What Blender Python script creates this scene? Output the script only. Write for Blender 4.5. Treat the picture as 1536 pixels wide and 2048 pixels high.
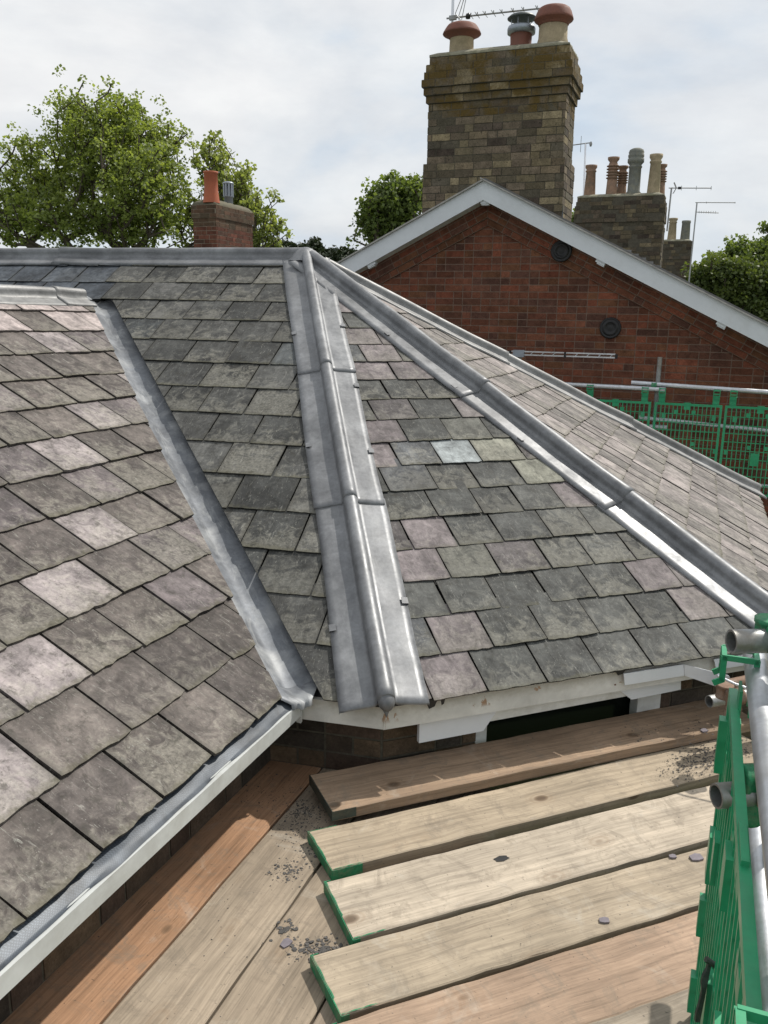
import bpy, math, random
import numpy as np
from math import radians, sin, cos, pi, tan, sqrt
from mathutils import Vector as V, Matrix

# ------------------------------------------------------------------ scene, camera, light
for o in list(bpy.data.objects): bpy.data.objects.remove(o)
scn = bpy.context.scene
COL = scn.collection
H_CAM, PITCH, ROLL, FPX = 1.72, radians(13.0), radians(1.0), 1680.0
F = V((0, cos(PITCH), -sin(PITCH))); U0 = V((0, sin(PITCH), cos(PITCH))); R0 = V((1, 0, 0))
R = R0*cos(ROLL)+U0*sin(ROLL); U = -R0*sin(ROLL)+U0*cos(ROLL)
cd = bpy.data.cameras.new('camera'); cam = bpy.data.objects.new('camera', cd); COL.objects.link(cam)
cam.matrix_world = Matrix(((R.x, U.x, -F.x, 0), (R.y, U.y, -F.y, 0), (R.z, U.z, -F.z, H_CAM), (0, 0, 0, 1)))
cd.sensor_fit = 'VERTICAL'; cd.sensor_height = 36.0; cd.lens = 36.0*FPX/2048
cd.clip_start = 0.02; cd.clip_end = 5000
scn.camera = cam
scn.view_settings.view_transform = 'Standard'; scn.view_settings.look = 'None'
scn.view_settings.exposure = 0.0; scn.view_settings.gamma = 1.0
SUN = V((0.60, 0.50, 1.0)).normalized()
sd = bpy.data.lights.new('sun', 'SUN'); sd.energy = 4.0; sd.angle = radians(0.9); sd.color = (1.0, 0.95, 0.87)
so = bpy.data.objects.new('sun', sd); COL.objects.link(so); so.location = (20, 18, 30)
so.rotation_euler = (-SUN).to_track_quat('-Z', 'Y').to_euler()

w = bpy.data.worlds.new('World'); scn.world = w; w.use_nodes = True
nt = w.node_tree; nt.nodes.clear()
def wn(t, **k):
    n = nt.nodes.new(t)
    for a, b in k.items(): setattr(n, a, b)
    return n
out = wn('ShaderNodeOutputWorld'); bg = wn('ShaderNodeBackground'); nt.links.new(bg.outputs[0], out.inputs[0])
sky = wn('ShaderNodeTexSky', sky_type='NISHITA', sun_disc=False)
sky.sun_elevation = math.asin(SUN.z); sky.sun_rotation = math.atan2(SUN.x, SUN.y); sky.dust_density = 2.0
tc = wn('ShaderNodeTexCoord')
mp = wn('ShaderNodeMapping'); mp.inputs['Scale'].default_value = (1.0, 1.0, 2.4); mp.inputs['Location'].default_value = (0.35, 0.1, 0.2)
nt.links.new(tc.outputs['Generated'], mp.inputs[0])
n1 = wn('ShaderNodeTexNoise'); n1.inputs['Scale'].default_value = 2.3; n1.inputs['Detail'].default_value = 9; n1.inputs['Roughness'].default_value = .52; n1.inputs['Distortion'].default_value = .35
nt.links.new(mp.outputs[0], n1.inputs['Vector'])
n2 = wn('ShaderNodeTexNoise'); n2.inputs['Scale'].default_value = 5.5; n2.inputs['Detail'].default_value = 8; n2.inputs['Roughness'].default_value = .6
nt.links.new(mp.outputs[0], n2.inputs['Vector'])
cr = wn('ShaderNodeValToRGB'); cr.color_ramp.elements[0].position = .34; cr.color_ramp.elements[1].position = .62
cr.color_ramp.elements[0].color = (.60, .70, .81, 1); cr.color_ramp.elements[1].color = (.95, .95, .945, 1)
e = cr.color_ramp.elements.new(.47); e.color = (.79, .82, .85, 1)
nt.links.new(n1.outputs[0], cr.inputs[0])
cr2 = wn('ShaderNodeValToRGB'); cr2.color_ramp.elements[0].position = .3; cr2.color_ramp.elements[1].position = .7
cr2.color_ramp.elements[0].color = (.88, .885, .90, 1); cr2.color_ramp.elements[1].color = (1.06, 1.06, 1.05, 1)
nt.links.new(n2.outputs[0], cr2.inputs[0])
mul = wn('ShaderNodeMix', data_type='RGBA', blend_type='MULTIPLY'); mul.inputs[0].default_value = 1
nt.links.new(cr.outputs[0], mul.inputs[6]); nt.links.new(cr2.outputs[0], mul.inputs[7])
sc = wn('ShaderNodeMix', data_type='RGBA', blend_type='MULTIPLY'); sc.inputs[0].default_value = 1; sc.inputs[7].default_value = (.085, .085, .085, 1)
nt.links.new(sky.outputs[0], sc.inputs[6])
mx = wn('ShaderNodeMix', data_type='RGBA'); mx.inputs[0].default_value = .92
nt.links.new(sc.outputs[2], mx.inputs[6]); nt.links.new(mul.outputs[2], mx.inputs[7])
nt.links.new(mx.outputs[2], bg.inputs[0]); bg.inputs[1].default_value = 1.04

# ------------------------------------------------------------------ helpers
rnd = random.Random(7)
class MB:
    """collects faces; build() links them as one mesh object"""
    def __init__(s): s.v = []; s.f = []; s.m = []; s.sm = []; s.tint = []; s.suv = []; s.quv = []
    def face(s, pts, tint=(1, 1, 1, 1), suv=None, quv=None, mat=0, smooth=False):
        b = len(s.v); s.v += [tuple(p) for p in pts]; s.f.append(tuple(range(b, b+len(pts)))); s.m.append(mat); s.sm.append(smooth)
        s.tint.append([tint]*len(pts)); s.suv.append(suv or [(0, 0, 0)]*len(pts)); s.quv.append(quv or [(.5, .5, .5)]*len(pts))
    def raw(s, verts, faces, tint=(1, 1, 1, 1), mat=0, smooth=False, suvs=None):
        b = len(s.v); s.v += [tuple(p) for p in verts]
        for f in faces:
            s.f.append(tuple(b+i for i in f)); s.m.append(mat); s.sm.append(smooth)
            s.tint.append([tint]*len(f)); s.suv.append([suvs[i] for i in f] if suvs else [(0, 0, 0)]*len(f)); s.quv.append([(.5, .5, .5)]*len(f))
    def box(s, o, a, b, c, tint=(1, 1, 1, 1), mat=0, suvs=None):
        o, a, b, c = V(o), V(a), V(b), V(c)
        if a.cross(b).dot(c) < 0: a, b = b, a
        p = [o, o+a, o+a+b, o+b, o+c, o+a+c, o+a+b+c, o+b+c]
        s.raw(p, [(0, 3, 2, 1), (4, 5, 6, 7), (0, 1, 5, 4), (1, 2, 6, 5), (2, 3, 7, 6), (3, 0, 4, 7)], tint, mat, False, suvs)
    def cbox(s, c, a, b, d, sa, sb, sc_, **k):
        a, b, d = V(a).normalized()*sa, V(b).normalized()*sb, V(d).normalized()*sc_
        s.box(V(c)-a/2-b/2-d/2, a, b, d, **k)
    def tube(s, p, q, r, r2=None, n=12, caps=True, tint=(1, 1, 1, 1), mat=0, hollow=False):
        p, q = V(p), V(q); r2 = r if r2 is None else r2; d = (q-p).normalized()
        x = d.orthogonal().normalized(); y = d.cross(x); L = (q-p).length
        ring = lambda c, rr: [c+x*cos(2*pi*i/n)*rr+y*sin(2*pi*i/n)*rr for i in range(n)]
        vs = ring(p, r)+ring(q, r2); su = [(0, i/n, 0) for i in range(n)]+[(L, i/n, 0) for i in range(n)]
        fs = [(i, (i+1) % n, n+(i+1) % n, n+i) for i in range(n)]
        s.raw(vs, fs, tint, mat, True, su)
        if hollow:
            k = .82
            vs = ring(p, r)+ring(p, r*k)+ring(p+d*min(L*.5, .25), r*k)+ring(q, r2)+ring(q, r2*k)+ring(q-d*min(L*.5, .25), r2*k)
            fs = []
            for i in range(n):
                j = (i+1) % n
                fs += [(j, i, n+i, n+j), (n+j, n+i, 2*n+i, 2*n+j), (3*n+i, 3*n+j, 4*n+j, 4*n+i), (4*n+i, 4*n+j, 5*n+j, 5*n+i)]
            fs += [tuple(range(2*n, 3*n))[::-1], tuple(range(5*n, 6*n))]
            s.raw(vs, fs, tint, mat)
        elif caps:
            s.raw(ring(p, r), [tuple(range(n))[::-1]], tint, mat); s.raw(ring(q, r2), [tuple(range(n))], tint, mat)
    def path(s, pts, r, n=8, tint=(1, 1, 1, 1), mat=0):
        for a, b in zip(pts, pts[1:]): s.tube(a, b, r, n=n, tint=tint, mat=mat)
    def lathe(s, c, prof, n=24, tint=(1, 1, 1, 1), mat=0, smooth=True, axis=(0, 0, 1)):
        c = V(c); ax = V(axis).normalized(); x = ax.orthogonal().normalized(); y = ax.cross(x)
        vs = []
        for r, z in prof:
            vs += [c+ax*z+x*cos(2*pi*i/n)*r+y*sin(2*pi*i/n)*r for i in range(n)]
        fs = []
        for k in range(len(prof)-1):
            for i in range(n):
                j = (i+1) % n; fs.append((k*n+i, k*n+j, (k+1)*n+j, (k+1)*n+i))
        s.raw(vs, fs, tint, mat, smooth)
        s.raw(vs[:n], [tuple(range(n))[::-1]], tint, mat); s.raw(vs[-n:], [tuple(range(n))], tint, mat)
    def prism(s, pts, ext, tint=(1, 1, 1, 1), mat=0):
        pts = [V(p) for p in pts]; ext = V(ext); n = len(pts)
        nn = V((0, 0, 0))
        for i in range(n): nn += (pts[i]-pts[0]).cross(pts[(i+1) % n]-pts[0])
        if nn.dot(ext) > 0: pts = pts[::-1]
        vs = pts+[p+ext for p in pts]
        s.raw(vs, [tuple(range(n)), tuple(range(n, 2*n))[::-1]]+[((i+1) % n, i, n+i, n+(i+1) % n) for i in range(n)], tint, mat)
    def build(s, name, mats, parent=None, origin=None):
        if not isinstance(mats, (list, tuple)): mats = [mats]
        if parent is not None: org = V(parent['_org'])
        elif origin is not None: org = V(origin)
        else:
            a = np.array(s.v); org = V(((a[:, 0].min()+a[:, 0].max())/2, (a[:, 1].min()+a[:, 1].max())/2, a[:, 2].min()))
        me = bpy.data.meshes.new(name)
        me.from_pydata([(p[0]-org.x, p[1]-org.y, p[2]-org.z) for p in s.v], [], s.f)
        for m in mats: me.materials.append(m)
        me.polygons.foreach_set('material_index', s.m); me.polygons.foreach_set('use_smooth', s.sm)
        for nm, ty, key, data, k in (('tint', 'FLOAT_COLOR', 'color', s.tint, 4), ('suv', 'FLOAT_VECTOR', 'vector', s.suv, 3), ('quv', 'FLOAT_VECTOR', 'vector', s.quv, 3)):
            at = me.attributes.new(nm, ty, 'CORNER')
            at.data.foreach_set(key, np.array([c for f in data for c in f], dtype=np.float32).ravel())
        o = bpy.data.objects.new(name, me); COL.objects.link(o)
        o['_org'] = tuple(org)
        if parent is not None: o.parent = parent
        else: o.location = org
        return o
def tag(o, label=None, cat=None, group=None, kind=None):
    if label: o['label'] = label
    if cat: o['category'] = cat
    if group: o['group'] = group
    if kind: o['kind'] = kind
    return o
def empty(name, loc, label, cat, group=None):
    o = bpy.data.objects.new(name, None); COL.objects.link(o); o.location = loc; o['_org'] = tuple(loc); o.empty_display_size = .2
    return tag(o, label, cat, group)
def at(x, y, Z):   # a point of the place seen at photo pixel x, y, at depth Z
    return V((0, 0, H_CAM))+(R*(x-768)/FPX+F-U*(y-1024)/FPX)*Z

# ------------------------------------------------------------------ materials
class Mat:
    def __init__(s, name, **k):
        s.m = bpy.data.materials.new(name); s.m.use_nodes = True; s.t = s.m.node_tree; s.b = s.t.nodes['Principled BSDF']
        for a, v in k.items(): s.b.inputs[a.replace('_', ' ')].default_value = v
    def n(s, t, **k):
        x = s.t.nodes.new(t)
        for a, b in k.items():
            if hasattr(x, a): setattr(x, a, b)
            else: x.inputs[a].default_value = b
        return x
    def l(s, a, b): s.t.links.new(a, b)
    def attr(s, nm): return s.n('ShaderNodeAttribute', attribute_name=nm)
    def obj(s): return s.n('ShaderNodeTexCoord').outputs['Object']
    def map(s, vec, scale):
        m = s.n('ShaderNodeMapping'); m.inputs['Scale'].default_value = scale; s.l(vec, m.inputs[0]); return m.outputs[0]
    def noise(s, vec, scale, detail=4, rough=.55, dist=0):
        x = s.n('ShaderNodeTexNoise'); x.inputs['Scale'].default_value = scale; x.inputs['Detail'].default_value = detail
        x.inputs['Roughness'].default_value = rough; x.inputs['Distortion'].default_value = dist; s.l(vec, x.inputs['Vector']); return x.outputs[0]
    def ramp(s, fac, stops):
        x = s.n('ShaderNodeValToRGB'); r = x.color_ramp
        r.elements[0].position = stops[0][0]; r.elements[1].position = stops[-1][0]
        def c(v): return (v, v, v, 1) if isinstance(v, (int, float)) else (*v, 1)
        r.elements[0].color = c(stops[0][1]); r.elements[1].color = c(stops[-1][1])
        for p, v in stops[1:-1]: r.elements.new(p).color = c(v)
        s.l(fac, x.inputs[0]); return x.outputs[0]
    def mix(s, fac, a, b, mode='MIX'):
        x = s.n('ShaderNodeMix', data_type='RGBA', blend_type=mode)
        for i, v in ((0, fac), (6, a), (7, b)):
            if isinstance(v, (int, float)): x.inputs[i].default_value = v if i == 0 else (v, v, v, 1)
            elif isinstance(v, tuple): x.inputs[i].default_value = (*v, 1) if len(v) == 3 else v
            else: s.l(v, x.inputs[i])
        return x.outputs[2]
    def math(s, op, a, b=0):
        x = s.n('ShaderNodeMath', operation=op)
        for i, v in ((0, a), (1, b)):
            if isinstance(v, (int, float)): x.inputs[i].default_value = v
            else: s.l(v, x.inputs[i])
        return x.outputs[0]
    def sep(s, v): x = s.n('ShaderNodeSeparateXYZ'); s.l(v, x.inputs[0]); return x.outputs
    def col(s, c): s.l(c, s.b.inputs['Base Color'])
    def rough(s, c): s.l(c, s.b.inputs['Roughness'])
    def bump(s, h, strength=.5, dist=.002):
        x = s.n('ShaderNodeBump'); x.inputs['Strength'].default_value = strength; x.inputs['Distance'].default_value = dist
        s.l(h, x.inputs['Height']); s.l(x.outputs[0], s.b.inputs['Normal'])
    def two(s, a, b): return s.mix(1.0, a, b, 'ADD')

def mat_slate():
    M = Mat('slate', Roughness=.7, Specular_IOR_Level=.22)
    t = M.attr('tint').outputs; suv = M.attr('suv').outputs['Vector']; q = M.sep(M.attr('quv').outputs['Vector'])
    tint, alpha = t['Color'], t['Alpha']
    big = M.noise(suv, 5.5, 3, .5, .4); blotch = M.noise(suv, 16, 7, .72, .7); streak = M.noise(M.map(suv, (26, 6, 1)), 1.3, 6, .68, .9)
    fine = M.noise(suv, 70, 4, .7); speck = M.noise(suv, 120, 3, .6); scuffn = M.noise(M.map(suv, (75, 14, 1)), 1.0, 6, .75, 1.6)
    c = M.mix(1.0, tint, M.ramp(big, [(.36, .72), (.64, 1.25)]), 'MULTIPLY')
    c = M.mix(1.0, c, M.ramp(blotch, [(.32, .52), (.5, 1.0), (.70, 1.5)]), 'MULTIPLY')
    c = M.mix(1.0, c, M.ramp(streak, [(.33, .82), (.68, 1.2)]), 'MULTIPLY')
    c = M.mix(1.0, c, M.ramp(fine, [(.3, .82), (.7, 1.2)]), 'MULTIPLY')
    # crusty pale lichen film, thicker towards the tail; its amount differs from slate to slate
    amt = M.math('MULTIPLY', M.math('SUBTRACT', M.noise(M.map(suv, (.6, .6, 1)), 1.0, 0, .5), .5), .7)
    band = M.math('ADD', M.math('ADD', M.math('MULTIPLY', blotch, 1.3), M.math('MULTIPLY', q[1], -.28)), amt)
    film = M.math('MULTIPLY', M.ramp(band, [(.50, 0), (.66, 1)]), M.math('MINIMUM', alpha, 1.0))
    c = M.mix(M.math('MULTIPLY', film, .42), c, M.mix(1.0, (.30, .285, .235), M.ramp(fine, [(.32, .35), (.68, 1.25)]), 'MULTIPLY'))
    # bare stone showing where the grime has washed off
    wash = M.noise(M.map(suv, (7, 4, 1)), 1.0, 4, .6, .8)
    c = M.mix(M.math('MULTIPLY', M.ramp(wash, [(.60, 0), (.66, 1)]), .35), c, M.mix(1.0, tint, (1.75, 1.7, 1.72), 'MULTIPLY'))
    c = M.mix(M.math('MULTIPLY', M.math('MULTIPLY', M.ramp(scuffn, [(.585, 0), (.66, 1)]), .6), alpha), c, (.34, .335, .30))
    c = M.mix(M.math('MULTIPLY', M.math('MULTIPLY', M.ramp(speck, [(.66, 0), (.71, 1)]), .5), alpha), c, (.40, .40, .35))
    dk = M.noise(suv, 24, 6, .75, .4)
    c = M.mix(M.math('MULTIPLY', M.math('MULTIPLY', M.ramp(dk, [(.36, 1), (.47, 0)]), .6), alpha), c, (.040, .038, .030))
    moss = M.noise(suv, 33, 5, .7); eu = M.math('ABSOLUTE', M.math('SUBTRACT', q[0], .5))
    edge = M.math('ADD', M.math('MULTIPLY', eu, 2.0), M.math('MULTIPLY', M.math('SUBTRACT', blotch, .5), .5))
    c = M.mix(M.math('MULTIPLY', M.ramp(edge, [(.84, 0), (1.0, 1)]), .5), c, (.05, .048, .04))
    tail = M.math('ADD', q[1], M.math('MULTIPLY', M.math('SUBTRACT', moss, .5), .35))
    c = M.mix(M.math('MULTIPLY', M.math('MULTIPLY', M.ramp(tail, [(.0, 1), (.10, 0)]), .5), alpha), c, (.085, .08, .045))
    M.col(c)
    M.rough(M.ramp(fine, [(.3, .6), (.7, .85)]))
    M.bump(M.two(M.mix(.5, streak, blotch), M.mix(.3, (0, 0, 0), fine)), .6, .0035)
    return M.m
def mat_lead(name, base, shine, dirt=.5):
    M = Mat(name, Metallic=.38, Roughness=.5, Specular_IOR_Level=.4)
    o = M.obj(); big = M.noise(o, 3.2, 6, .62, .4); mid = M.noise(o, 14, 5, .6, .3); st = M.noise(M.attr('suv').outputs['Vector'], 5, 5, .6, .3)
    c = M.ramp(big, [(.32, tuple(x*.72 for x in base)), (.5, base), (.68, tuple(min(1, x*1.35) for x in base))])
    fn = M.noise(o, 55, 5, .7); c = M.mix(1.0, c, M.ramp(fn, [(.3, .85), (.7, 1.15)]), 'MULTIPLY')
    ox = M.noise(M.map(M.attr('suv').outputs['Vector'], (2, 9, 1)), 1.5, 7, .75, .7); c = M.mix(M.math('MULTIPLY', M.ramp(ox, [(.54, 0), (.66, 1)]), dirt*.9), c, (.34, .35, .35))
    c = M.mix(1.0, c, M.ramp(mid, [(.3, .8), (.7, 1.14)]), 'MULTIPLY')
    c = M.mix(M.math('MULTIPLY', M.ramp(st, [(.5, 0), (.72, 1)]), dirt), c, (.40, .41, .41))
    M.col(c); M.rough(M.ramp(mid, [(.3, shine-.08), (.7, shine+.14)]))
    sm = M.noise(o, 7, 3, .5); M.bump(M.two(M.mix(.8, (0, 0, 0), sm), M.mix(.12, (0, 0, 0), M.noise(o, 60, 3))), .3, .004)
    return M.m
def mat_brick(name, light=(.5, .46, .36)):
    M = Mat(name, Roughness=.88, Specular_IOR_Level=.2)
    o = M.obj(); t = M.attr('tint').outputs['Color']
    a = M.noise(o, 14, 6, .65); b = M.noise(o, 80, 4, .7); g = M.noise(o, 2.2, 4, .6)
    c = M.mix(1.0, t, M.ramp(a, [(.25, .62), (.5, 1), (.75, 1.35)]), 'MULTIPLY')
    c = M.mix(1.0, c, M.ramp(b, [(.3, .75), (.7, 1.2)]), 'MULTIPLY')
    c = M.mix(1.0, c, M.ramp(g, [(.3, .7), (.7, 1.15)]), 'MULTIPLY')
    c = M.mix(M.math('MULTIPLY', M.ramp(b, [(.66, 0), (.72, 1)]), .35), c, light)
    c = M.mix(M.math('MULTIPLY', M.ramp(M.noise(o, 24, 6, .75), [(.30, 1), (.37, 0)]), .75), c, (.02, .018, .014))
    M.col(c); M.bump(M.mix(.5, a, b), .9, .008)
    return M.m
def mat_stack(name):   # old stock bricks with lichen on the corbelled head
    M = Mat(name, Roughness=.9, Specular_IOR_Level=.2)
    o = M.obj(); t = M.attr('tint').outputs; q = M.sep(M.attr('quv').outputs['Vector'])
    a = M.noise(o, 11, 7, .7); b = M.noise(o, 60, 5, .7); g = M.noise(o, 2.6, 5, .6)
    c = M.mix(1.0, t['Color'], M.ramp(a, [(.25, .5), (.5, 1), (.75, 1.4)]), 'MULTIPLY')
    c = M.mix(1.0, c, M.ramp(b, [(.3, .7), (.7, 1.25)]), 'MULTIPLY')
    c = M.mix(M.math('MULTIPLY', M.ramp(M.noise(o, 30, 6, .78), [(.34, 1), (.42, 0)]), .85), c, (.018, .016, .012))
    c = M.mix(M.math('MULTIPLY', M.ramp(g, [(.42, 0), (.6, 1)]), .35), c, (.095, .085, .055))
    li = M.math('MULTIPLY', M.ramp(M.noise(o, 3.1, 6, .62, .5), [(.42, 0), (.58, .95)]), M.math('SUBTRACT', 1.0, t['Alpha']))
    c = M.mix(li, c, M.mix(b, (.05, .042, .014), (.17, .105, .03)))
    M.col(c); M.bump(M.mix(.5, a, b), 1.0, .012)
    return M.m
def mat_plain(name, c, rough=.6, metal=0, var=.25, scale=12, bump=.2, bd=.003, dirt=None, dirtamt=.4, spec=.4):
    M = Mat(name, Roughness=rough, Metallic=metal, Specular_IOR_Level=spec)
    o = M.obj(); a = M.noise(o, scale, 6, .62, .2); b = M.noise(o, scale*6, 4, .6)
    k = M.mix(1.0, c, M.ramp(a, [(.25, 1-var), (.75, 1+var)]), 'MULTIPLY')
    k = M.mix(1.0, k, M.ramp(b, [(.3, 1-var*.5), (.7, 1+var*.5)]), 'MULTIPLY')
    if dirt: k = M.mix(M.math('MULTIPLY', M.ramp(M.noise(o, scale*.6, 7, .7, .6), [(.48, 0), (.66, 1)]), dirtamt), k, dirt)
    M.col(k); M.rough(M.ramp(a, [(.3, max(.05, rough-.1)), (.7, min(1, rough+.12))])); M.bump(M.mix(.5, a, b), bump, bd)
    return M.m
def mat_fascia():
    M = Mat('old_white_paint', Roughness=.55, Specular_IOR_Level=.3)
    o = M.obj(); su = M.sep(M.attr('suv').outputs['Vector'])
    a = M.noise(o, 9, 6, .65, .5); b = M.noise(o, 38, 5, .7); d = M.noise(o, 4.5, 6, .7, .8)
    c = M.mix(1.0, (.60, .60, .57), M.ramp(a, [(.3, .78), (.7, 1.08)]), 'MULTIPLY')
    up = M.math('MULTIPLY', su[1], 1.0)                               # 0 lower edge .. 1 upper edge of the board
    gr = M.math('MULTIPLY', M.ramp(M.math('ADD', up, M.math('SUBTRACT', M.math('MULTIPLY', b, .8), .4)), [(.42, 0), (.95, 1)]), .62)
    c = M.mix(gr, c, (.30, .28, .23))
    peel = M.math('MULTIPLY', M.ramp(M.math('ADD', d, M.math('MULTIPLY', b, .16)), [(.70, 0), (.72, 1)]), M.ramp(up, [(.25, 0), (.5, 1)]))
    c = M.mix(peel, c, (.30, .20, .13))
    M.col(c); M.bump(M.mix(.6, b, peel), .5, .002)
    return M.m
def mat_wood():
    M = Mat('scaffold_board_wood', Roughness=.78, Specular_IOR_Level=.2)
    t = M.attr('tint').outputs['Color']; suv = M.attr('suv').outputs['Vector']; wet = M.attr('tint').outputs['Alpha']
    warp = M.n('ShaderNodeVectorMath', operation='ADD')
    nz = M.n('ShaderNodeTexNoise'); nz.inputs['Scale'].default_value = 2.2; nz.inputs['Detail'].default_value = 2; M.l(suv, nz.inputs['Vector'])
    sc_ = M.n('ShaderNodeVectorMath', operation='SCALE'); sc_.inputs['Scale'].default_value = .028; M.l(nz.outputs['Color'], sc_.inputs[0])
    M.l(suv, warp.inputs[0]); M.l(sc_.outputs[0], warp.inputs[1]); wv = warp.outputs[0]
    grain = M.noise(M.map(wv, (2.6, 85, 1)), 1.0, 6, .66); fine = M.noise(M.map(wv, (9, 260, 1)), 1.0, 3, .6); ring = M.noise(M.map(wv, (.8, 18, 1)), 1.0, 2, .5)
    big = M.noise(suv, 3.2, 6, .65, .5); mott = M.noise(suv, 17, 6, .7, .4)
    c = M.mix(1.0, t, M.ramp(grain, [(.3, .66), (.52, 1), (.7, 1.16)]), 'MULTIPLY')
    c = M.mix(1.0, c, M.ramp(ring, [(.3, .86), (.7, 1.1)]), 'MULTIPLY')
    c = M.mix(1.0, c, M.ramp(fine, [(.32, .85), (.6, 1.06)]), 'MULTIPLY')
    c = M.mix(1.0, c, M.ramp(big, [(.25, .76), (.75, 1.16)]), 'MULTIPLY')
    c = M.mix(M.math('MULTIPLY', M.ramp(mott, [(.56, 0), (.72, 1)]), .4), c, (.17, .135, .10))
    c = M.mix(M.math('MULTIPLY', M.ramp(M.noise(suv, 6, 6, .7, .9), [(.58, 0), (.74, 1)]), .40), c, (.50, .47, .41))
    vo = M.n('ShaderNodeTexVoronoi', feature='F1'); vo.inputs['Scale'].default_value = 1.0; vo.inputs['Randomness'].default_value = 1
    M.l(M.map(wv, (3.4, 8.0, 1)), vo.inputs['Vector']); dd = vo.outputs['Distance']
    knot = M.ramp(dd, [(.055, 1), (.11, 0)]); halo = M.ramp(dd, [(.07, 1), (.26, 0)])
    ringk = M.math('SINE', M.math('MULTIPLY', dd, 95))
    c = M.mix(M.math('MULTIPLY', halo, M.math('ADD', .28, M.math('MULTIPLY', ringk, .16))), c, (.22, .14, .08))
    c = M.mix(M.math('MULTIPLY', knot, .8), c, (.085, .055, .035))
    crk = M.noise(M.map(wv, (1.3, 34, 1)), 1.0, 5, .8)
    cm = M.math('MULTIPLY', M.ramp(crk, [(.30, 1), (.335, 0)]), .8)
    c = M.mix(cm, c, (.05, .035, .022))
    rt = M.n('ShaderNodeMapping'); rt.inputs['Rotation'].default_value = (0, 0, .62); rt.inputs['Scale'].default_value = (5.5, 150, 1); M.l(suv, rt.inputs[0])
    scr = M.noise(rt.outputs[0], 1.0, 2, .4)
    c = M.mix(M.math('MULTIPLY', M.ramp(scr, [(.235, 1), (.27, 0)]), M.math('MULTIPLY', wet, .7)), c, (.11, .06, .035))
    du = M.noise(suv, 11, 8, .78, 1.0); c = M.mix(M.math('MULTIPLY', M.ramp(du, [(.52, 0), (.63, 1)]), .45), c, (.19, .16, .125))
    spk = M.noise(suv, 95, 3, .6); c = M.mix(M.math('MULTIPLY', M.ramp(spk, [(.66, 0), (.71, 1)]), .6), c, (.05, .045, .04))
    M.col(c)
    M.bump(M.two(M.mix(.5, grain, fine), M.mix(.6, (0, 0, 0), M.math('SUBTRACT', 1.0, cm))), .55, .002)
    return M.m
def mat_leaf(name, c1, c2, tr=.35):
    M = Mat(name, Roughness=.5, Specular_IOR_Level=.35)
    t = M.attr('tint').outputs['Color']; s_ = M.sep(t)[0]
    c = M.mix(s_, c1, c2); M.col(c)
    tn = M.n('ShaderNodeBsdfTranslucent'); M.l(M.mix(1.0, c, (1.25, 1.3, .55), 'MULTIPLY'), tn.inputs[0])
    ms = M.n('ShaderNodeMixShader'); ms.inputs[0].default_value = tr
    M.l(M.b.outputs[0], ms.inputs[1]); M.l(tn.outputs[0], ms.inputs[2]); M.l(ms.outputs[0], M.t.nodes['Material Output'].inputs[0])
    return M.m
def mat_felt():
    M = Mat('woven_membrane', Roughness=.48, Metallic=.15)
    su = M.attr('suv').outputs['Vector']; o = M.obj()
    vo = M.n('ShaderNodeTexChecker'); vo.inputs['Scale'].default_value = 1; M.l(M.map(su, (230, 230, 1)), vo.inputs['Vector'])
    a = M.noise(o, 9, 5, .6, .5)
    c = M.mix(1.0, (.07, .083, .10), M.ramp(a, [(.3, .5), (.7, 1.7)]), 'MULTIPLY')
    c = M.mix(.3, c, M.mix(1.0, c, vo.outputs['Fac'], 'MULTIPLY'))
    M.col(c); M.bump(M.two(vo.outputs['Fac'], M.mix(.4, (0, 0, 0), a)), .35, .0015)
    return M.m

SL = mat_slate()
LEAD = mat_lead('new_lead', (.175, .180, .188), .47, .22)
LEADV = mat_lead('valley_lead', (.14, .15, .165), .52, .55)
LEADD = mat_lead('dull_lead', (.22, .22, .218), .52, .25)
BRICK = mat_brick('red_brick', (.30, .16, .11)); DBRICK = mat_brick('dark_brick', (.22, .19, .15)); CBRICK = mat_stack('stock_brick')
MORTAR = mat_plain('mortar', (.20, .165, .13), .95, var=.3, scale=20, bump=.5)
RMORTAR = mat_plain('gable_mortar', (.175, .118, .088), .95, var=.3, scale=20, bump=.5)
DMORTAR = mat_plain('dark_mortar', (.085, .075, .055), .95, var=.4, scale=16, bump=.6)
PAINT = mat_fascia()
UPVC = mat_plain('white_board', (.60, .63, .66), .35, var=.05, scale=3, bump=.05, dirt=(.42, .43, .42), dirtamt=.25)
WOODW = mat_plain('white_timber', (.56, .57, .55), .55, var=.12, scale=9, bump=.15, dirt=(.34, .32, .27), dirtamt=.5)
GUTW = mat_plain('pale_fascia', (.52, .54, .53), .45, var=.10, scale=6, bump=.1, dirt=(.36, .36, .33), dirtamt=.45)
WOOD = mat_wood(); FELT = mat_felt()
GALV = mat_plain('galvanised_steel', (.52, .54, .57), .36, metal=.85, var=.18, scale=9, bump=.15, dirt=(.36, .35, .33), dirtamt=.5)
GALVD = mat_plain('weathered_steel', (.30, .31, .31), .5, metal=.7, var=.3, scale=14, bump=.3, dirt=(.22, .19, .15), dirtamt=.7)
RUST = mat_plain('rusty_steel', (.20, .13, .09), .75, metal=.4, var=.4, scale=25, bump=.5, dirt=(.26, .25, .23), dirtamt=.5)
GREEN = mat_plain('green_plastic', (.022, .265, .12), .38, var=.15, scale=8, bump=.1, dirt=(.10, .22, .14), dirtamt=.3)
GREENP = mat_plain('green_paint', (.02, .19, .085), .6, var=.35, scale=30, bump=.4, dirt=(.22, .20, .14), dirtamt=.55)
BAND = mat_plain('end_band_steel', (.055, .07, .06), .55, metal=.5, var=.4, scale=30, bump=.4, dirt=(.13, .11, .08), dirtamt=.5)
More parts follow.
